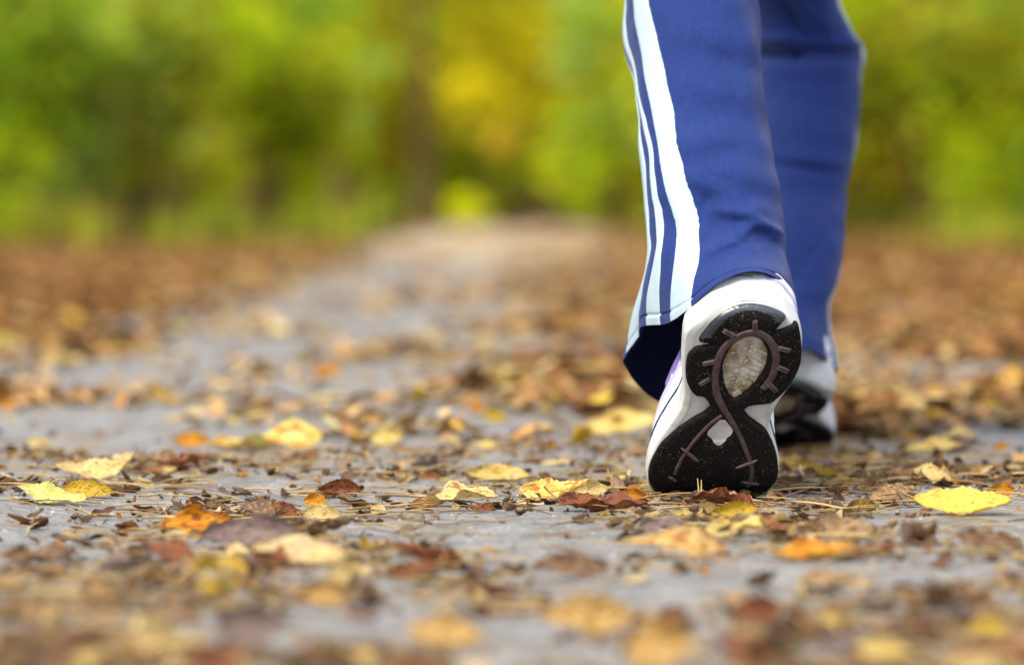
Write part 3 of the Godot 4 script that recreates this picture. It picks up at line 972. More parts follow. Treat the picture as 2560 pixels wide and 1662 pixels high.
func shoe(parent: Node3D, bend: Array, ball_z: float, x0: float, mirror: float, skew: float, label: String):
	if flat.is_empty(): flat_shapes()
	var o := Node3D.new()
	o.name = "shoe"
	parent.add_child(o, true)
	o.set_meta("label", label)
	# centre line of the bent sole
	var ys := PackedFloat32Array([0.0])
	var zs := PackedFloat32Array([0.0])
	var low := 0.0
	var low_z := 0.0
	for k in 240:
		var a := deg_to_rad(curve(bend, k + 0.5))
		ys.append(ys[k] - sin(a))
		zs.append(zs[k] - cos(a))
		if ys[k + 1] < low:
			low = ys[k + 1]
			low_z = zs[k + 1]
	var pose := func(s: float, t: float, h: float) -> Vector3:
		var c := clampf(s, 0.0, 239.99)
		var k := int(c)
		var u := c - k
		var a := deg_to_rad(curve(bend, c))
		var over := s - c
		var y := lerpf(ys[k], ys[k + 1], u) - low - sin(a) * over + cos(a) * h
		var z := lerpf(zs[k], zs[k + 1], u) - low_z - cos(a) * over - sin(a) * h
		return Vector3(x0 + (t * mirror + skew * (s - 26.0)) * 0.001, y * 0.001 + 0.001, ball_z + z * 0.001) - BASE
	# the rubber rolls up behind the heel
	var rolled := func(s: float, t: float, h: float) -> Vector3:
		if s >= 6.0: return pose.call(s, t, h)
		var r := 15.0
		var w := (6.0 - s) / r
		return pose.call(6.0 - (r - h) * sin(w), t, r - (r - h) * cos(w))
	var flip := mirror < 0
	var done := func(v: PackedVector3Array, f: PackedInt32Array, m: Material, called: String) -> MeshInstance3D:
		if flip:
			for k in range(0, f.size(), 3):
				var w := f[k + 1]
				f[k + 1] = f[k + 2]
				f[k + 2] = w
		return inst(build(v, f), m, called, o)
	# --- rubber outsole: bevelled rim, real thickness
	var R: Dictionary = flat.rubber
	var v := PackedVector3Array()
	var f := PackedInt32Array(R.f)
	var flat_v: PackedVector2Array = R.v
	var flat_d: PackedFloat32Array = R.d
	for k in flat_v.size():
		var p := flat_v[k]
		var d := -flat_d[k]
		var h := 1.3 * pow(1.0 - clampf(d / 2.2, 0, 1), 2.0)
		h += n_fine.get_noise_2d(p.x * 0.5, p.y * 0.5) * 0.35
		# forefoot grooves where the sole flexes
		h += 1.1 * exp(-pow((p.x - 125.0 - p.y * 0.30) / 0.9, 2.0)) * smoothstep(-3.0, -14.0, p.y)
		h += 0.9 * exp(-pow((p.x - 146.0 - p.y * 0.06) / 0.9, 2.0))
		v.append(rolled.call(p.x, p.y, h))
	var edges := {}
	for k in range(0, f.size(), 3):
		for i in 3:
			var a := f[k + i]
			var b := f[k + (i + 1) % 3]
			if edges.has(b * 65536 + a): edges.erase(b * 65536 + a)
			else: edges[a * 65536 + b] = true
	var up := {}
	for e in edges:
		for n in [e >> 16, e & 65535]:
			if not up.has(n):
				up[n] = v.size()
				v.append(rolled.call(flat_v[n].x, flat_v[n].y, 6.0))
	for e in edges:
		var a: int = e >> 16
		var b: int = e & 65535
		f.append_array([b, a, up[a], b, up[a], up[b]])
	# the smooth rolled edge behind the heel is clean, the rest sandy
	var fe := PackedInt32Array()
	var fr := PackedInt32Array()
	for k in range(0, f.size(), 3):
		var c := 0.0
		var deep := 0.0
		for i in 3:
			c += flat_v[f[k + i]].x if f[k + i] < flat_v.size() else 100.0
			deep -= flat_d[f[k + i]] if f[k + i] < flat_v.size() else 0.0
		if c / 3.0 < 17.0 and deep / 3.0 < 5.6 and (c / 3.0 < 4.0 or flat_v[f[k]].y < 0.0): fe.append_array([f[k], f[k + 1], f[k + 2]])
		else: fr.append_array([f[k], f[k + 1], f[k + 2]])
	f = fr
	done.call(v, fe, M.rubber_edge, "heel_bevel")
	var rub: MeshInstance3D = done.call(v, f, M.rubber, "outsole")
	rub.set_meta("label", "black rubber outsole dusted with sand")
	# --- inserts
	for which in ["oval", "dia"]:
		var I: Dictionary = flat[which]
		v = PackedVector3Array()
		f = PackedInt32Array(I.f)
		var iv: PackedVector2Array = I.v
		for p in iv:
			var h := 2.6
			if which == "oval":
				var ax := p.y - 3.0 + (p.x - 40.0) * 0.16
				var along := (p.x - absf(ax) * 0.55) / 8.5
				h += 1.1 * exp(-pow((along - roundf(along)) * 8.5 / 0.8, 2.0)) * smoothstep(0.6, 2.2, absf(ax)) + 0.9 * exp(-pow(ax / 0.8, 2.0))
				h += n_fine.get_noise_2d(p.x * 0.25, p.y * 0.25) * 0.8
			else:
				h = 1.4
				var c := Vector2(p.x - 95.7, p.y + 3.5)
				var m := absf(c.x * 0.62 + c.y * 0.78) + absf(c.x * 0.78 - c.y * 0.62)
				var along := (c.x - absf(c.y) * 0.9) / 2.6
				if absf(c.y) < 4.6 and absf(c.x) < 7.5: h += 0.55 * exp(-pow((along - roundf(along)) * 2.6 / 0.5, 2.0))
				h -= 0.5 * smoothstep(9.0, 10.5, m)
			v.append(pose.call(p.x, p.y, h))
		done.call(v, f, M.insert if which == "oval" else M.midsole, "heel_insert" if which == "oval" else "forefoot_insert")
	# --- mauve tread lines and lugs: rounded beads lying on the rubber
	var bead := func(pts: PackedVector2Array, half: PackedFloat32Array, high: float, called: String, groove: bool):
		var bv := PackedVector3Array()
		var bf := PackedInt32Array()
		var prof := [[-1.0, 1.5], [-0.92, -0.45], [-0.6, -0.95], [-0.22, -1.0], [0.0, -0.2 if groove else -1.0], [0.22, -1.0], [0.6, -0.95], [0.92, -0.45], [1.0, 1.5]]
		for k in pts.size():
			var d := (pts[mini(k + 1, pts.size() - 1)] - pts[maxi(k - 1, 0)]).normalized()
			var n := Vector2(-d.y, d.x)
			var end := 1.0 if k > 0 and k < pts.size() - 1 else 0.3
			for q in prof:
				var w: Vector2 = pts[k] + n * float(q[0]) * half[k] * (1.0 if end == 1.0 else 0.72)
				bv.append(rolled.call(w.x, w.y, float(q[1]) * high * (end if q[1] < 0 else 1.0)))
		grid_faces(bf, prof.size(), pts.size())
		done.call(bv, bf, M.mauve, called)
	for a in [[TREAD_RING, 2.7, "tread_ring"], [TREAD_LINE, 1.4, "tread_line"]]:
		var c2 := Curve2D.new()
		for k in a[0].size():
			var p := Vector2(a[0][k][0], a[0][k][1])
			var tan2 := (Vector2(a[0][mini(k + 1, a[0].size() - 1)][0], a[0][mini(k + 1, a[0].size() - 1)][1]) - Vector2(a[0][maxi(k - 1, 0)][0], a[0][maxi(k - 1, 0)][1])) / 6.0
			c2.add_point(p, -tan2, tan2)
		c2.bake_interval = 1.2
		var pts := c2.get_baked_points()
		var half := PackedFloat32Array()
		for p in pts: half.append(a[1] * (lerpf(1.0, 0.62, smoothstep(62.0, 95.0, p.x)) if a[2] == "tread_ring" else 1.0))
		bead.call(pts, half, 1.1, a[2], false)
	for L in LUGS:
		var a := Vector2(L[0], L[1])
		var b := Vector2(L[2], L[3])
		var pts := PackedVector2Array()
		var half := PackedFloat32Array()
		var fore := a.x > 100
		for k in 9:
			pts.append(a.lerp(b, k / 8.0))
			half.append((1.3 if fore else 2.0) * (1.0 if not fore else 0.6 + 0.5 * sin(PI * k / 8.0)))
		bead.call(pts, half, 1.6, "lug", not fore)
	# --- sand grains stuck to the rubber
	if mirror > 0:
		var gv := PackedVector3Array()
		var gf := PackedInt32Array()
		for k in 2400:
			var n := rng.randi() % flat_v.size()
			var p := flat_v[n]
			if p.x > 172 or flat_d[n] > -1.5 or n_clump.get_noise_2d(p.x * 0.05, p.y * 0.05) + rng.randf_range(-0.3, 0.3) < (-0.05 if p.x < 75 else 0.12): continue
			p += Vector2(rng.randf_range(-0.8, 0.8), rng.randf_range(-0.8, 0.8))
			var r := rng.randf_range(0.13, 0.36) * (1.5 if rng.randf() < 0.06 else 1.0)
			var first := gv.size()
			for c in [[-1, -1, 0.3], [1, -0.8, 0.3], [0.2, 1, 0.3], [0, 0, -1.2]]:
				gv.append(rolled.call(p.x + c[0] * r, p.y + c[1] * r, c[2] * r))
			gf.append_array([first, first + 1, first + 3, first + 1, first + 2, first + 3, first + 2, first, first + 3])
		var g: MeshInstance3D = done.call(gv, gf, M.grain, "sand_grains")
		g.set_meta("kind", "stuff")
	# --- midsole: stacked outlines, bulging side wall
	v = PackedVector3Array()
	f = PackedInt32Array()
	var nq := 60
	var wall := [[3.0, 0.84], [3.2, 0.95], [4.5, 0.985], [9.0, 1.0], [15.0, 1.015], [21.0, 1.005], [26.0, 0.985], [29.0, 0.95]]
	for w in wall:
		for i in nq * 2:
			var q := (1.0 - cos(PI * i / nq)) * 0.5 if i <= nq else (1.0 - cos(PI * (2 * nq - i) / nq)) * 0.5
			var s := lerpf(-7.0, 238.0, q)
			var t := side(q, 1 if i <= nq else 2) * float(w[1])
			var hm := lerpf(1.0, 0.68, smoothstep(60.0, 190.0, s))
			var h: float = w[0] if w[0] < 5 else float(w[0]) * hm
			if s < 8.0 and w[0] < 12.0: h += (8.0 - s) * (8.0 - s) * 0.045 * (1.0 - w[0] / 14.0)
			v.append(pose.call(s - (1.0 - float(w[1])) * 12.0 * (q - 0.5) * 2.0, t, h))
	grid_faces(f, nq * 2, wall.size(), 0, true)
	# underside
	var first_u := v.size()
	for i in nq + 1:
		for c in 5:
			var q := (1.0 - cos(PI * i / nq)) * 0.5
			var s := lerpf(-7.0, 238.0, q)
			var t := lerpf(side(q, 1), side(q, 2), c / 4.0) * 0.85
			v.append(pose.call(s, t, 3.2 + maxf(0.0, 8.0 - s) * maxf(0.0, 8.0 - s) * 0.04 + 1.5 * exp(-pow((s - 82.0) / 16.0, 2.0)) * (1.0 if c != 0 and c != 4 else 0.0)))
	grid_faces(f, 5, nq + 1, first_u)
	done.call(v, f, M.midsole, "midsole")
	# --- upper: stacked outlines, the front drawing back up the instep
	var lev := [[24.0, 0.955, 237.0, -7.0], [30.0, 0.955, 235.0, -8.0], [36.0, 0.945, 229.0, -9.0], [42.0, 0.92, 219.0, -9.0], [48.0, 0.885, 204.0, -8.0], [55.0, 0.81, 184.0, -4.0], [62.0, 0.735, 162.0, 0.5], [70.0, 0.66, 138.0, 6.0], [78.0, 0.60, 115.0, 11.0], [85.0, 0.56, 98.0, 15.0], [90.0, 0.53, 90.0, 16.0]]
	var skin := func(q: float, h: float, left: bool, lift: float) -> Vector3:
		var hh := h
		var wd := curve(lev, h, 1)
		var sf := curve(lev, h, 2)
		var sb := curve(lev, h, 3)
		var s := lerpf(sb, sf, q)
		var t := side(q, 1 if left else 2) * wd
		var drop := lerpf(0.0, 8.0, smoothstep(60.0, 190.0, s)) * clampf((60.0 - h) / 30.0, 0, 1)
		return pose.call(s - lift * (1.0 - smoothstep(0.0, 0.12, q)), t + (-lift if left else lift) * smoothstep(0.0, 0.05, q), hh - drop)
	v = PackedVector3Array()
	f = PackedInt32Array()
	var hs := PackedFloat32Array()
	for k in 34: hs.append(lerpf(24.0, 90.0, k / 33.0))
	for h in hs:
		for i in nq * 2:
			var q := (1.0 - cos(PI * i / nq)) * 0.5 if i <= nq else (1.0 - cos(PI * (2 * nq - i) / nq)) * 0.5
			var p: Vector3 = skin.call(q, h, i <= nq, 0.35 * n_fine.get_noise_2d(h * 0.3, i * 0.5))
			v.append(p)
	grid_faces(f, nq * 2, hs.size(), 0, true)
	# closed over the foot
	var topv := v.size()
	var mid := Vector3.ZERO
	for i in nq * 2: mid += v[topv - nq * 2 + i]
	v.append(mid / (nq * 2))
	for i in nq * 2: f.append_array([topv, topv - nq * 2 + i, topv - nq * 2 + (i + 1) % (nq * 2)])
	done.call(v, f, M.leather, "upper")
	# --- bands laid on the upper: around the heel (from the outer side across the back) or along one side
	var band := func(low_h: Array, high_h: Array, from_q: float, to_q: float, m: Material, called: String, lift: float):
		var bv := PackedVector3Array()
		var bf := PackedInt32Array()
		var n := 40
		for r in 5:
			for i in n + 1:
				var u := lerpf(from_q, to_q, float(i) / n)
				var h := lerpf(curve(low_h, u), curve(high_h, u), r / 4.0)
				var l := lift if r > 0 and r < 4 and i > 0 and i < n else -0.3
				bv.append(skin.call(absf(u), h, u <= 0.0, l))
		grid_faces(bf, n + 1, 5)
		done.call(bv, bf, m, called)
	band.call([[-0.16, 28], [0.0, 34], [0.16, 27]], [[-0.16, 29.5], [0.0, 38.5], [0.16, 31]], -0.16, 0.16, M.pale_lilac, "heel_band", 0.7)
	band.call([[-0.14, 40], [0.0, 44], [0.14, 40]], [[-0.14, 41.5], [0.0, 45.5], [0.14, 41.5]], -0.14, 0.14, M.leather, "heel_seam", 0.9)
	band.call([[-0.62, 29], [-0.4, 31], [-0.2, 33]], [[-0.62, 31.5], [-0.4, 33.5], [-0.2, 35]], -0.62, -0.2, M.navy, "piping", 0.8)
	band.call([[0.2, 33], [0.4, 31], [0.62, 29]], [[0.2, 35], [0.4, 33.5], [0.62, 31.5]], 0.2, 0.62, M.navy, "piping", 0.8)
	band.call([[-0.5, 56], [-0.4, 60], [-0.3, 66]], [[-0.5, 66], [-0.4, 72], [-0.3, 76]], -0.5, -0.3, M.pale_lilac, "eyelet_strip", 1.2)
	band.call([[-0.56, 40], [-0.42, 44], [-0.3, 52]], [[-0.56, 44], [-0.42, 50], [-0.3, 56]], -0.56, -0.3, M.lilac, "side_stripe", 0.9)
	for k in 4:
		var u := -0.34 - 0.045 * k
		band.call([[u - 0.012, 50], [u + 0.012, 52]], [[u - 0.012, 74 - k * 4.0], [u + 0.012, 77 - k * 4.0]], u - 0.008, u + 0.008, M.purple, "lace", 2.0)


# ------------------------------------------------------------------ fallen leaves
# a leaf blade of real curl: cup bends it across, arch along, twist turns one end; length and width in metres
func blade(length: float, width: float, cup: float, arch: float, twist: float, crumple: float, seed_: int, n := 26, m := 8) -> ArrayMesh:
	var v := PackedVector3Array()
	var uv := PackedVector2Array()
	var f := PackedInt32Array()
	var lean := 0.5 * sin(seed_ * 2.7)          # one half curls more than the other
	var wave := 0.16 + 0.14 * sin(seed_ * 1.9)
	for i in n + 1:
		var u := float(i) / n
		var prof := pow(sin(PI * pow(u, 0.82)), 0.78) * (1.0 - 0.12 * u) if i > 0 and i < n else 0.02
		var tooth := (0.07 if i % 2 == 0 else -0.02) if n > 20 else 0.0
		for j in m + 1:
			var s := 2.0 * j / m - 1.0
			var half := width * 0.5 * prof * (1.0 + (tooth if absf(s) > 0.95 else 0.0))
			var cc := cup * (1.0 + lean * signf(s))
			var a := s * cc * (0.6 + 0.4 * u)
			var r := half / maxf(cc, 0.05)
			var z := r * sin(a) if cc > 0.05 else half * s
			var y := r * (1.0 - cos(a)) + 0.12 * half * absf(s)
			y += half * wave * s * s * sin(u * (7.0 + seed_ % 5) + seed_ + s * 1.5)
			# raised between the side veins
			var al := (u - absf(s) * 0.22) * 9.0
			y += 0.0006 * cos((al - roundf(al)) * PI) * (length / 0.05)
			y += crumple * length * n_fine.get_noise_3d(u * 4.5 + seed_ * 3.7, s * 2.2, seed_ * 1.3) * (0.35 + 0.65 * absf(s))
			var tw := twist * (u - 0.5)
			var zz := z * cos(tw) - y * sin(tw)
			var yy := z * sin(tw) + y * cos(tw)
			var b := (u - 0.5) * arch
			var R := length / maxf(absf(arch), 0.05) * signf(arch if arch != 0 else 1.0)
			v.append(Vector3((R - yy) * sin(b), R - (R - yy) * cos(b), zz))
			uv.append(Vector2(u, (s + 1.0) * 0.5))
	grid_faces(f, m + 1, n + 1)
	return build(v, f, uv)


func stalk(mesh: ArrayMesh, length: float, m := 8) -> ArrayMesh:
	var v: PackedVector3Array = mesh.surface_get_arrays(0)[Mesh.ARRAY_VERTEX]
	var a := v[m / 2]
	var d := (a - v[m / 2 + (m + 1) * 3]).normalized()
	return tube(PackedVector3Array([a - d * 0.002, a + d * length * 0.08 + Vector3(0, 0.001, 0), a + d * length * 0.15 + Vector3(0, 0.004, 0.002)]), PackedFloat32Array([0.0008, 0.0006, 0.0007]), 5)


func settle(o: Node3D, mesh: ArrayMesh, b: Basis, x: float, z: float, sink := 0.0):
	var low := INF
	for p in (mesh.surface_get_arrays(0)[Mesh.ARRAY_VERTEX] as PackedVector3Array):
		var q: Vector3 = b * p
		low = minf(low, q.y - (gh(x + q.x, z + q.z) - gh(x, z)))
	o.transform = Transform3D(b, Vector3(x, gh(x, z) - low - sink, z))


var heroes := []


func hero_leaves():
	# x, z, length mm, standing height mm, tone, cup, arch, label
	var T := [
		[-0.314, -2.527, 50, 14, "lime", 0.5, 0.9, "pale lime leaf with one curled-up end lying over pine needles"],
		[-0.294, -2.569, 37, 13, "yellow", 0.9, 0.2, "domed mustard yellow leaf with dark specks leaning over pale lime leaf"],
		[-0.309, -2.722, 55, 18, "cream", 0.6, 1.4, "pale yellow crescent leaf with raised tip behind the mustard leaf"],
		[-0.199, -2.335, 49, 17, "spotted", 1, 0.3, "orange leaf with rust speckles beside grey crumpled dry leaf"],
		[-0.157, -2.222, 60, 22, "mauve", 0.7, 0.5, "large grey mauve crumpled dry leaf touching the speckled orange leaf"],
		[-0.154, -2.460, 33, 12, "russet", 0.6, 0.2, "reddish brown toothed leaf behind grey mauve crumpled leaf"],
		[-0.135, -2.543, 12, 14, "orange", 0.9, 0.2, "small upright amber leaf behind cream toothed leaf"],
		[-0.125, -2.421, 26, 15, "cream", 0.5, 0.3, "cream toothed leaf with dark spot beside reddish brown leaf"],
		[-0.122, -2.614, 34, 24, "russet", 1.7, 0.4, "russet rolled dry leaf standing on its side"],
		[-0.271, -3.148, 33, 19, "orange", 0.8, 0.3, "deep orange leaf touching the end of a long pale leaf"],
		[-0.206, -3.108, 98, 19, "limeorange", 0.5, 0.5, "long pale yellow leaf with brown underside and lifted edge"],
		[-0.397, -3.108, 22, 11, "cream", 0.5, 0.3, "small tan leaf alone on bare grey path"],
		[-0.122, -2.110, 57, 17, "pinkgreen", 0.5, 0.3, "broad pale green leaf flushed pink and orange"],
		[-0.276, -2.161, 45, 14, "brown", 1, 0.9, "long twisted brown leaf with ragged cream edge"],
		[-0.153, -1.931, 22, 17, "yellow", 0.5, 0.1, "round olive yellow leaf standing upright"],
		[-0.121, -1.722, 36, 28, "mauve", 0.8, 0.3, "large greyish brown cupped leaf standing tall"],
		[-0.095, -1.900, 26, 19, "creamrust", 0.9, 0.4, "two-tone amber and cream folded leaf standing upright"],
		[-0.153, -1.666, 39, 11, "cream", 0.6, 0.3, "broad cream leaf in front of the tall greyish brown leaf"],
		[-0.209, -1.810, 12, 8, "spotted", 0.9, 0.3, "small amber brown leaf among brown crumbs"],
		[0.030, -2.556, 52, 17, "limeorange", 0.7, 1.3, "lime leaf with raised burnt orange tip beside the walking shoe"],
		[0.056, -2.583, 23, 14, "cream", 0.6, 0.2, "beige leaf tucked behind lime and orange leaf"],
		[0.060, -2.473, 62, 9, "russet", 0.9, 0.7, "long red brown leaf with toothed edge in front of the shoe toe"],
		[0.083, -2.553, 22, 17, "orange", 1.7, 0.4, "small amber curled leaf standing on red brown leaf"],
		[-0.036, -2.527, 53, 11, "cream", 0.8, 0.5, "long narrow cream leaf arched over the path"],
		[-0.011, -2.737, 49, 19, "pale", 1, 0.5, "pale yellow humped leaf behind the lime and orange leaf"],
		[-0.016, -3.433, 25, 17, "yellow", 0.7, 0.3, "bright yellow leaf on brown litter behind the humped pale leaf"],
		[-0.033, -3.525, 17, 14, "orange", 0.7, 0.3, "vivid orange leaf touching bright yellow leaf"],
		[-0.020, -2.473, 9, 6, "russet", 0.7, 0.3, "tiny red orange leaf scrap near cream arched leaf"],
		[0.033, -2.044, 44, 14, "brown", 0.8, 0.6, "grey brown boat-shaped leaf on bare grey path"],
		[0.097, -2.149, 60, 11, "creamrust", 0.5, 0.5, "long cream leaf with orange end"],
		[-0.055, -2.035, 30, 8, "russet", 0.8, 0.5, "dark red brown leaf with pale litter behind"],
		[-0.031, -1.762, 40, 13, "creamrust", 0.7, 0.6, "cream leaf turning rust brown at one end on bare grey path"],
		[0.037, -1.802, 48, 21, "creamrust", 0.5, 0.2, "slanting orange leaf with pale tail"],
		[0.067, -1.666, 36, 30, "creamrust", 0.7, 0.2, "large pale yellow leaf with orange blotch standing tall"],
		[0.144, -2.397, 32, 18, "yellow", 1.1, 0.7, "golden yellow toothed leaf folded in front of the shoe"],
		[0.128, -2.433, 18, 17, "cream", 1.6, 0.3, "cream rolled leaf against golden yellow leaf"],
		[0.137, -2.265, 42, 9, "pale", 0.6, 0.4, "flat cream leaf lying in front of golden yellow leaf"],
		[0.176, -2.119, 54, 13, "orange", 0.8, 0.3, "broad glowing orange leaf lying face up"],
		[0.199, -2.460, 33, 9, "brown", 0.9, 0.5, "flat dark brown leaf with pale veins"],
		[0.233, -2.460, 23, 16, "oliveb", 1.4, 0.4, "olive brown cupped leaf standing between brown leaf and big yellow leaf"],
		[0.263, -2.556, 33, 13, "tan", 0.8, 0.4, "tan leaf with ribbed veins and scalloped edge"],
		[0.297, -2.433, 68, 23, "bright", 0.45, 0.8, "big bright yellow toothed leaf lying curved"],
		[0.338, -2.556, 21, 14, "orange", 0.9, 0.4, "crinkled amber leaf behind the big bright yellow leaf"],
		[0.203, -2.255, 41, 10, "tan", 0.7, 0.3, "flat tan leaf behind the broad orange leaf"],
		[0.170, -2.299, 19, 11, "brown", 1.2, 0.4, "dark brown crumpled leaf beside flat cream leaf"],
		[0.282, -2.189, 41, 12, "brown", 0.8, 0.5, "purplish brown ragged leaf in front of the big bright yellow leaf"],
		[0.121, -1.832, 27, 19, "russet", 0.6, 0.3, "rust orange leaf standing beside the large pale yellow leaf"],
		[0.160, -1.817, 14, 11, "pale", 0.8, 0.2, "small cream leaf behind brown curled leaf"],
		[0.189, -1.789, 34, 8, "brown", 0.9, 0.4, "chestnut brown leaf with black edge"],
		[0.170, -1.699, 27, 10, "pale", 0.5, 0.3, "pale cream leaf in front of chestnut brown leaf"],
		[0.230, -1.768, 29, 11, "yellow", 0.6, 0.3, "sandy yellow leaf near chestnut brown leaf"],
		[0.343, -3.194, 13, 9, "orange", 0.8, 0.3, "small amber leaf behind pale cream leaf on the path"],
		[0.344, -3.027, 48, 14, "pale", 0.7, 0.3, "wide pale cream leaf in front of small amber leaf"],
		[0.403, -3.051, 16, 8, "orange", 0.7, 0.3, "flat amber leaf on sandy litter"],
		[-0.366, -3.833, 33, 26, "yellow", 0.8, 0.3, "golden yellow leaf alone on far grey path"],
		[-0.489, -3.602, 17, 19, "orange", 0.8, 0.3, "pale orange leaf on bare far path"],
		[-0.209, -4.182, 39, 24, "orange", 0.7, 0.3, "amber leaf on edge of far brown litter"],
		[0.014, -4.602, 37, 29, "orange", 0.6, 0.3, "honey orange leaf on far brown litter"],
		[0.096, -3.290, 78, 19, "pale", 0.6, 0.3, "pale amber leaf lying behind the lifted shoe"],
		[-0.107, -3.158, 31, 24, "pale", 0.9, 0.4, "pale yellow upright leaf on brown litter"],
		[-0.173, -1.707, 29, 7, "tan", 0.6, 0.3, "sandy tan leaf beside broad cream leaf"],
		[-0.073, -1.834, 20, 16, "mauve", 0.9, 0.3, "dark grey brown cupped leaf beside the two-tone amber leaf"],
		[0.167, -1.982, 26, 9, "tan", 0.6, 0.3, "pale sandy leaf in front of broad orange leaf"],
		[0.093, -2.294, 32, 9, "mauve", 0.6, 0.3, "thin greyish leaf flat on path below the shoe"],
	]
	var k := 0
	for a in T:
		k += 1
		var length: float = maxf(a[2], 18.0) * 0.001
		var high: float = a[3] * 0.001
		var width := clampf(length * rng.randf_range(0.5, 0.62), high * 1.08, maxf(length, high * 1.1))
		var tone: String = a[4]
		var dry := tone in ["russet", "brown", "mauve", "tan", "oliveb"]
		var arch: float = a[6]
		var mesh := blade(length * (1.0 + arch * arch * 0.04), width, a[5] * 1.25, arch * (1.0 if k % 3 or arch >= 0.7 else -0.6), rng.randf_range(-0.7, 0.7), 0.09 if dry else 0.04, k)
		var yaw := rng.randf_range(-0.35, 0.35) + (PI if k % 2 else 0.0)
		var tilt := asin(clampf((high * 1.12 - (arch * length / 12.0 if arch >= 0.7 else 0.0)) / width, 0.15, 0.96))
		# the far edge is lifted so the blade faces whoever stands behind the walker
		var b := Basis(Vector3.UP, yaw) * Basis(Vector3.RIGHT, tilt * (1.0 if absf(yaw) < 1.5 else -1.0)) * Basis(Vector3.BACK, rng.randf_range(-0.2, 0.2))
		var o := inst(mesh, M.leaf[tone], "fallen_leaf", self)
		meta(o, a[7], "leaf", "fallen leaves picked out on the path")
		heroes.append([a[0], a[1], a[7]])
		settle(o, mesh, b, a[0], a[1], -0.001)
		inst(stalk(mesh, length), M.stalk, "leaf_stalk", o)


# a pair of pine needles standing up in front of the lifted shoe
func standing_needles():
	var o := thing("pine_needle_pair", Vector3(0.1275, gh(0.1275, -2.53), -2.53))
	meta(o, "pair of tan pine needles standing upright before the lifted shoe", "pine needles")
	for k in 2:
		inst(tube(PackedVector3Array([Vector3(0.0015 * k, -0.003, 0), Vector3(0.0012 - 0.001 + 0.0017 * k, 0.008, 0.001), Vector3(-0.0008 + 0.0026 * k, 0.018 - 0.001 * k, 0.002)]), PackedFloat32Array([0.00055, 0.0006, 0.0003]), 6), M.stalk_pale, "needle", o)


func density(x: float, z: float) -> float:
	var e := path_edges(z)
	if x < e.x or x > e.y: return 1.0
	var edge := minf(x - e.x, e.y - x)
	var d := 0.2 + n_clump.get_noise_2d(x * 2.9, z * 2.3) * 1.7 + n_clump.get_noise_2d(x * 9.0, z * 6.0 + 40) * 0.5
	if z < -3.3:
		d += 0.55 * smoothstep(-0.08, 0.16, x + 0.02 * (z + 4.0)) - 0.35 * smoothstep(0.02, -0.1, x)
	if z > -2.2: d += 0.35 * smoothstep(-2.2, -1.8, z)
	# a littered band lies in front of the shoes
	d += 0.22 * exp(-pow((z + 2.62) / 0.2, 2.0))
	d += 0.6 * (1.0 - smoothstep(0.0, 0.2 if z > -3.3 else 0.42, edge))
	if z < -4.5: d += 0.16
	return clampf(d, 0.0, 1.0)


func loose_leaves():
	var kinds := [["tan", "tan"], ["brown", "dark brown"], ["russet", "rust red"], ["cream", "straw coloured"], ["yellow", "mustard"], ["mauve", "grey brown"], ["orange", "amber"], ["pale", "faded lemon"]]
	var meshes := []
	for k in 16:
		meshes.append(blade(0.04, 0.024, rng.randf_range(0.3, 1.6), rng.randf_range(-0.9, 1.2), rng.randf_range(-1.0, 1.0), rng.randf_range(0.05, 0.13), 200 + k, 24, 6))
	var made := 0
	var used := {}
	var tries := 0
	while made < 235 and tries < 6000:
		tries += 1
		var z := -1.58 - pow(rng.randf(), 1.7) * 3.6
		var x := rng.randf_range(-1, 1) * 0.146 * absf(z)
		if rng.randf() > density(x, z) * 0.9: continue
		var r := rng.randf() * (0.8 if z > -2.2 else 1.0)
		var c: Array = kinds[0 if r < 0.24 else 1 if r < 0.46 else 2 if r < 0.6 else 3 if r < 0.72 else 4 if r < 0.78 else 5 if r < 0.88 else 6 if r < 0.93 else 7]
		var mesh: ArrayMesh = meshes[rng.randi() % meshes.size()]
		var sc := rng.randf_range(0.55, 1.25)
		if Vector2(x - 0.14, z + 2.63).length() < 0.07 or Vector2(x - 0.2, z + 3.1).length() < 0.08: continue
		var b := (Basis(Vector3.UP, rng.randf() * TAU) * Basis(Vector3.RIGHT, rng.randfn(0.0, 0.3)) * Basis(Vector3.BACK, rng.randfn(0.0, 0.15))).scaled(Vector3.ONE * sc)
		var o := inst(mesh, M.leaf[c[0]], "fallen_leaf", self)
		var by: Array = heroes[0]
		for hl in heroes:
			if Vector2(hl[0] - x, (hl[1] - z) * 0.5).length() < Vector2(by[0] - x, (by[1] - z) * 0.5).length(): by = hl
		var rel := "well behind" if z < by[1] - 0.5 else "behind" if z < by[1] - 0.06 else "in front of" if z > by[1] + 0.06 else "beside"
		var text := "%s %s loose leaf %s the %s" % ["small" if sc < 0.8 else "large" if sc > 1.05 else "medium", c[1], rel, short(by[2], 7)]
		if used.has(text):   # say it by two neighbours instead
			var other: Array = heroes[0] if heroes[0] != by else heroes[1]
			for hl in heroes:
				if hl != by and Vector2(hl[0] - x, (hl[1] - z) * 0.5).length() < Vector2(other[0] - x, (other[1] - z) * 0.5).length(): other = hl
			text = "%s %s leaf between the %s and the %s" % ["small" if sc < 0.8 else "large" if sc > 1.05 else "medium", c[1], short(by[2], 4), short(other[2], 4)]
		used[text] = true
		meta(o, text, "leaf", "loose %s leaves on the path" % c[0])
		settle(o, mesh, b, x, z, 0.001)
		made += 1


const LITTER := [[0.30, 0.20, 0.09], [0.12, 0.065, 0.035], [0.22, 0.095, 0.032], [0.17, 0.12, 0.085], [0.36, 0.26, 0.13], [0.075, 0.04, 0.025], [0.20, 0.14, 0.105], [0.10, 0.055, 0.03]]


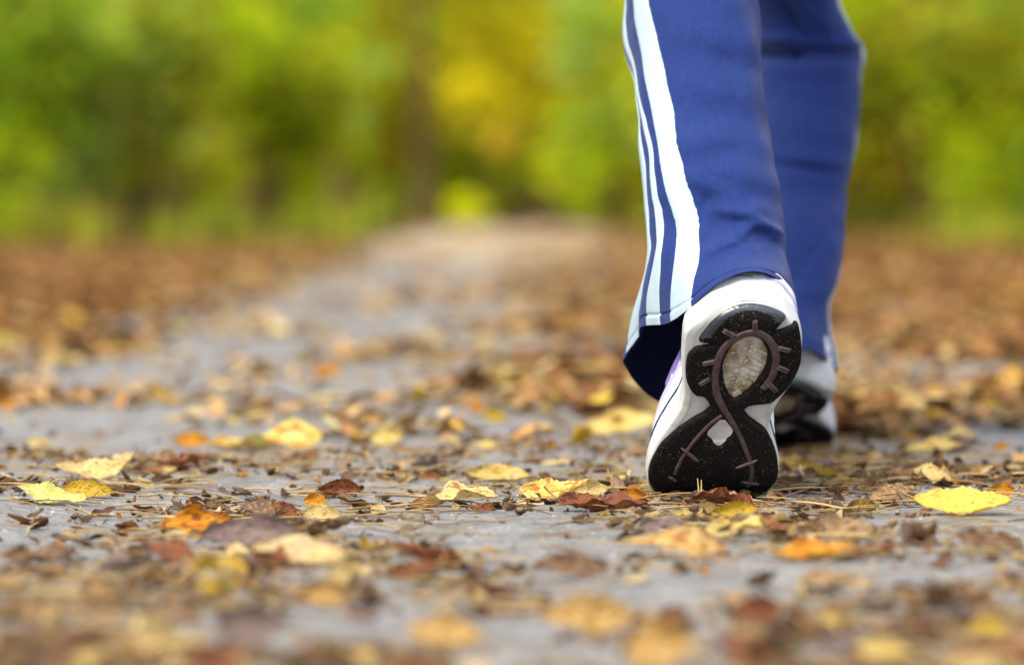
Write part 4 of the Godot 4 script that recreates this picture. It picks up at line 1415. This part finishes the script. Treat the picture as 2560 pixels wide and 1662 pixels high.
func litter():
	# torn leaf scraps on the path
	var scraps := []
	for k in 3: scraps.append(blade(1.0, 0.62, rng.randf_range(0.3, 1.0), rng.randf_range(-0.6, 0.8), 0.6, 0.12, 300 + k, 6, 4))
	for s in 3:
		var xs := []
		var cs := []
		for k in 7000:
			var z := -1.5 - pow(rng.randf(), 1.6) * 8.0
			if k % 3 == 0: z = -2.65 + rng.randfn(0.0, 0.28)
			var x := rng.randf_range(-1, 1) * 0.17 * absf(z)
			if rng.randf() > density(x, z) + 0.08: continue
			var size := (0.004 + 0.02 * pow(rng.randf(), 1.6)) * (1.0 + 0.1 * clampf(-z - 3.0, 0, 5))
			if Vector2(x - 0.14, z + 2.63).length() < 0.05: size *= 0.4
			var b := Basis.from_euler(Vector3(rng.randfn(0, 0.5), rng.randf() * TAU, rng.randfn(0, 0.4))).scaled(Vector3.ONE * size)
			xs.append(Transform3D(b, Vector3(x, gh(x, z) + size * 0.06, z)))
			cs.append(jitter(pick(LITTER if z > -3.4 else [[0.36, 0.24, 0.11], [0.42, 0.30, 0.15], [0.28, 0.17, 0.08], [0.16, 0.09, 0.05]]), 0.35))
		meta(copies(scraps[s], M.litter, "leaf_scraps", self, xs, cs), "brown torn leaf scraps strewn over the path", "leaf scraps", "", "stuff")
	# pine needles
	for s in 2:
		var pts := PackedVector3Array()
		var rad := PackedFloat32Array()
		for k in 6:
			var t := k / 5.0 - 0.5
			pts.append(Vector3(t, 0.03 - 0.12 * t * t, (0.10 if s else -0.22) * t * t))
			rad.append(0.011 if k > 0 and k < 5 else 0.005)
		var nm := tube(pts, rad, 4)
		var xs := []
		var cs := []
		for k in 3800:
			var z := -1.5 - pow(rng.randf(), 1.5) * 4.0
			var x := rng.randf_range(-1, 1) * 0.16 * absf(z)
			if rng.randf() > density(x, z) * 0.85 + 0.08: continue
			if k % 3 == 0: z = -2.6 + rng.randfn(0.0, 0.3)
			var size := rng.randf_range(0.02, 0.055)
			var a := rng.randfn(0.0, 0.9) + n_clump.get_noise_2d(x * 3.0, z * 3.0) * 2.0
			var b := Basis.from_euler(Vector3(rng.randf() * TAU * 0.0, a, rng.randfn(0, 0.06))).scaled(Vector3(size, size * rng.randf_range(0.6, 1.3), size))
			xs.append(Transform3D(b, Vector3(x, gh(x, z) + 0.0012 + rng.randf() * 0.003, z)))
			cs.append(jitter(pick([[0.38, 0.26, 0.11], [0.46, 0.33, 0.16], [0.2, 0.115, 0.05], [0.32, 0.19, 0.07]]), 0.25))
		meta(copies(nm, M.needle, "pine_needles", self, xs, cs), "dry tan pine needles scattered over the path", "pine needles", "", "stuff")
	# coarse grit pressed into the sand
	var grit := build(PackedVector3Array([Vector3(-1, 0, -0.8), Vector3(1, 0, -0.7), Vector3(0.9, 0, 0.8), Vector3(-0.8, 0, 1), Vector3(0.1, 0.9, 0)]), PackedInt32Array([0, 4, 1, 1, 4, 2, 2, 4, 3, 3, 4, 0]))
	var gx := []
	var gc := []
	for k in 7000:
		var z := -1.5 - pow(rng.randf(), 1.6) * 3.5
		var x := rng.randf_range(-1, 1) * 0.16 * absf(z)
		var size := rng.randf_range(0.0005, 0.0014)
		gx.append(Transform3D(Basis(Vector3.UP, rng.randf() * TAU).scaled(Vector3.ONE * size), Vector3(x, gh(x, z) - 0.0002, z)))
		gc.append(jitter(pick([[0.34, 0.33, 0.32], [0.2, 0.18, 0.16], [0.42, 0.41, 0.4], [0.12, 0.09, 0.065]]), 0.2))
	meta(copies(grit, M.litter, "grit", self, gx, gc), "fine grit on the grey path", "grit", "", "stuff")
	# deep leaf litter beside the path and thinly along it
	var lm := blade(1.0, 0.62, 0.7, 0.6, 0.5, 0.06, 400, 6, 4)
	var vx := []
	var vc := []
	for k in 95000:
		var z := -3.2 - pow(rng.randf(), 1.25) * 19.0
		var x := rng.randf_range(-1, 1) * (0.6 + 0.26 * absf(z))
		var d := density(x, z)
		if d < 1.0 and rng.randf() > minf(d * 1.1, 0.95): continue
		var size := rng.randf_range(0.03, 0.06) if d >= 1.0 else rng.randf_range(0.014, 0.036)
		var b := Basis.from_euler(Vector3(rng.randfn(0, 0.3), rng.randf() * TAU, rng.randfn(0, 0.3))).scaled(Vector3.ONE * size)
		vx.append(Transform3D(b, Vector3(x, gh(x, z) + rng.randf_range(0.0, 0.016), z)))
		var yellow := 0.16 if d < 1.0 else 0.07
		vc.append(jitter(pick([[0.453, 0.329, 0.048], [0.426, 0.247, 0.0343], [0.466, 0.385, 0.165]]) if rng.randf() < yellow else pick(([[0.385, 0.211, 0.0816], [0.442, 0.288, 0.124], [0.346, 0.192, 0.0769], [0.48, 0.346, 0.172], [0.269, 0.154, 0.0769]] if d < 1.0 else [[0.261, 0.123, 0.0384], [0.308, 0.153, 0.05], [0.208, 0.0884, 0.0308], [0.338, 0.208, 0.0768], [0.153, 0.0692, 0.0269]])), 0.25))
	meta(copies(lm, M.litter, "leaf_litter", self, vx, vc), "thick brown autumn leaf litter beside and across the path", "leaf litter", "", "stuff")
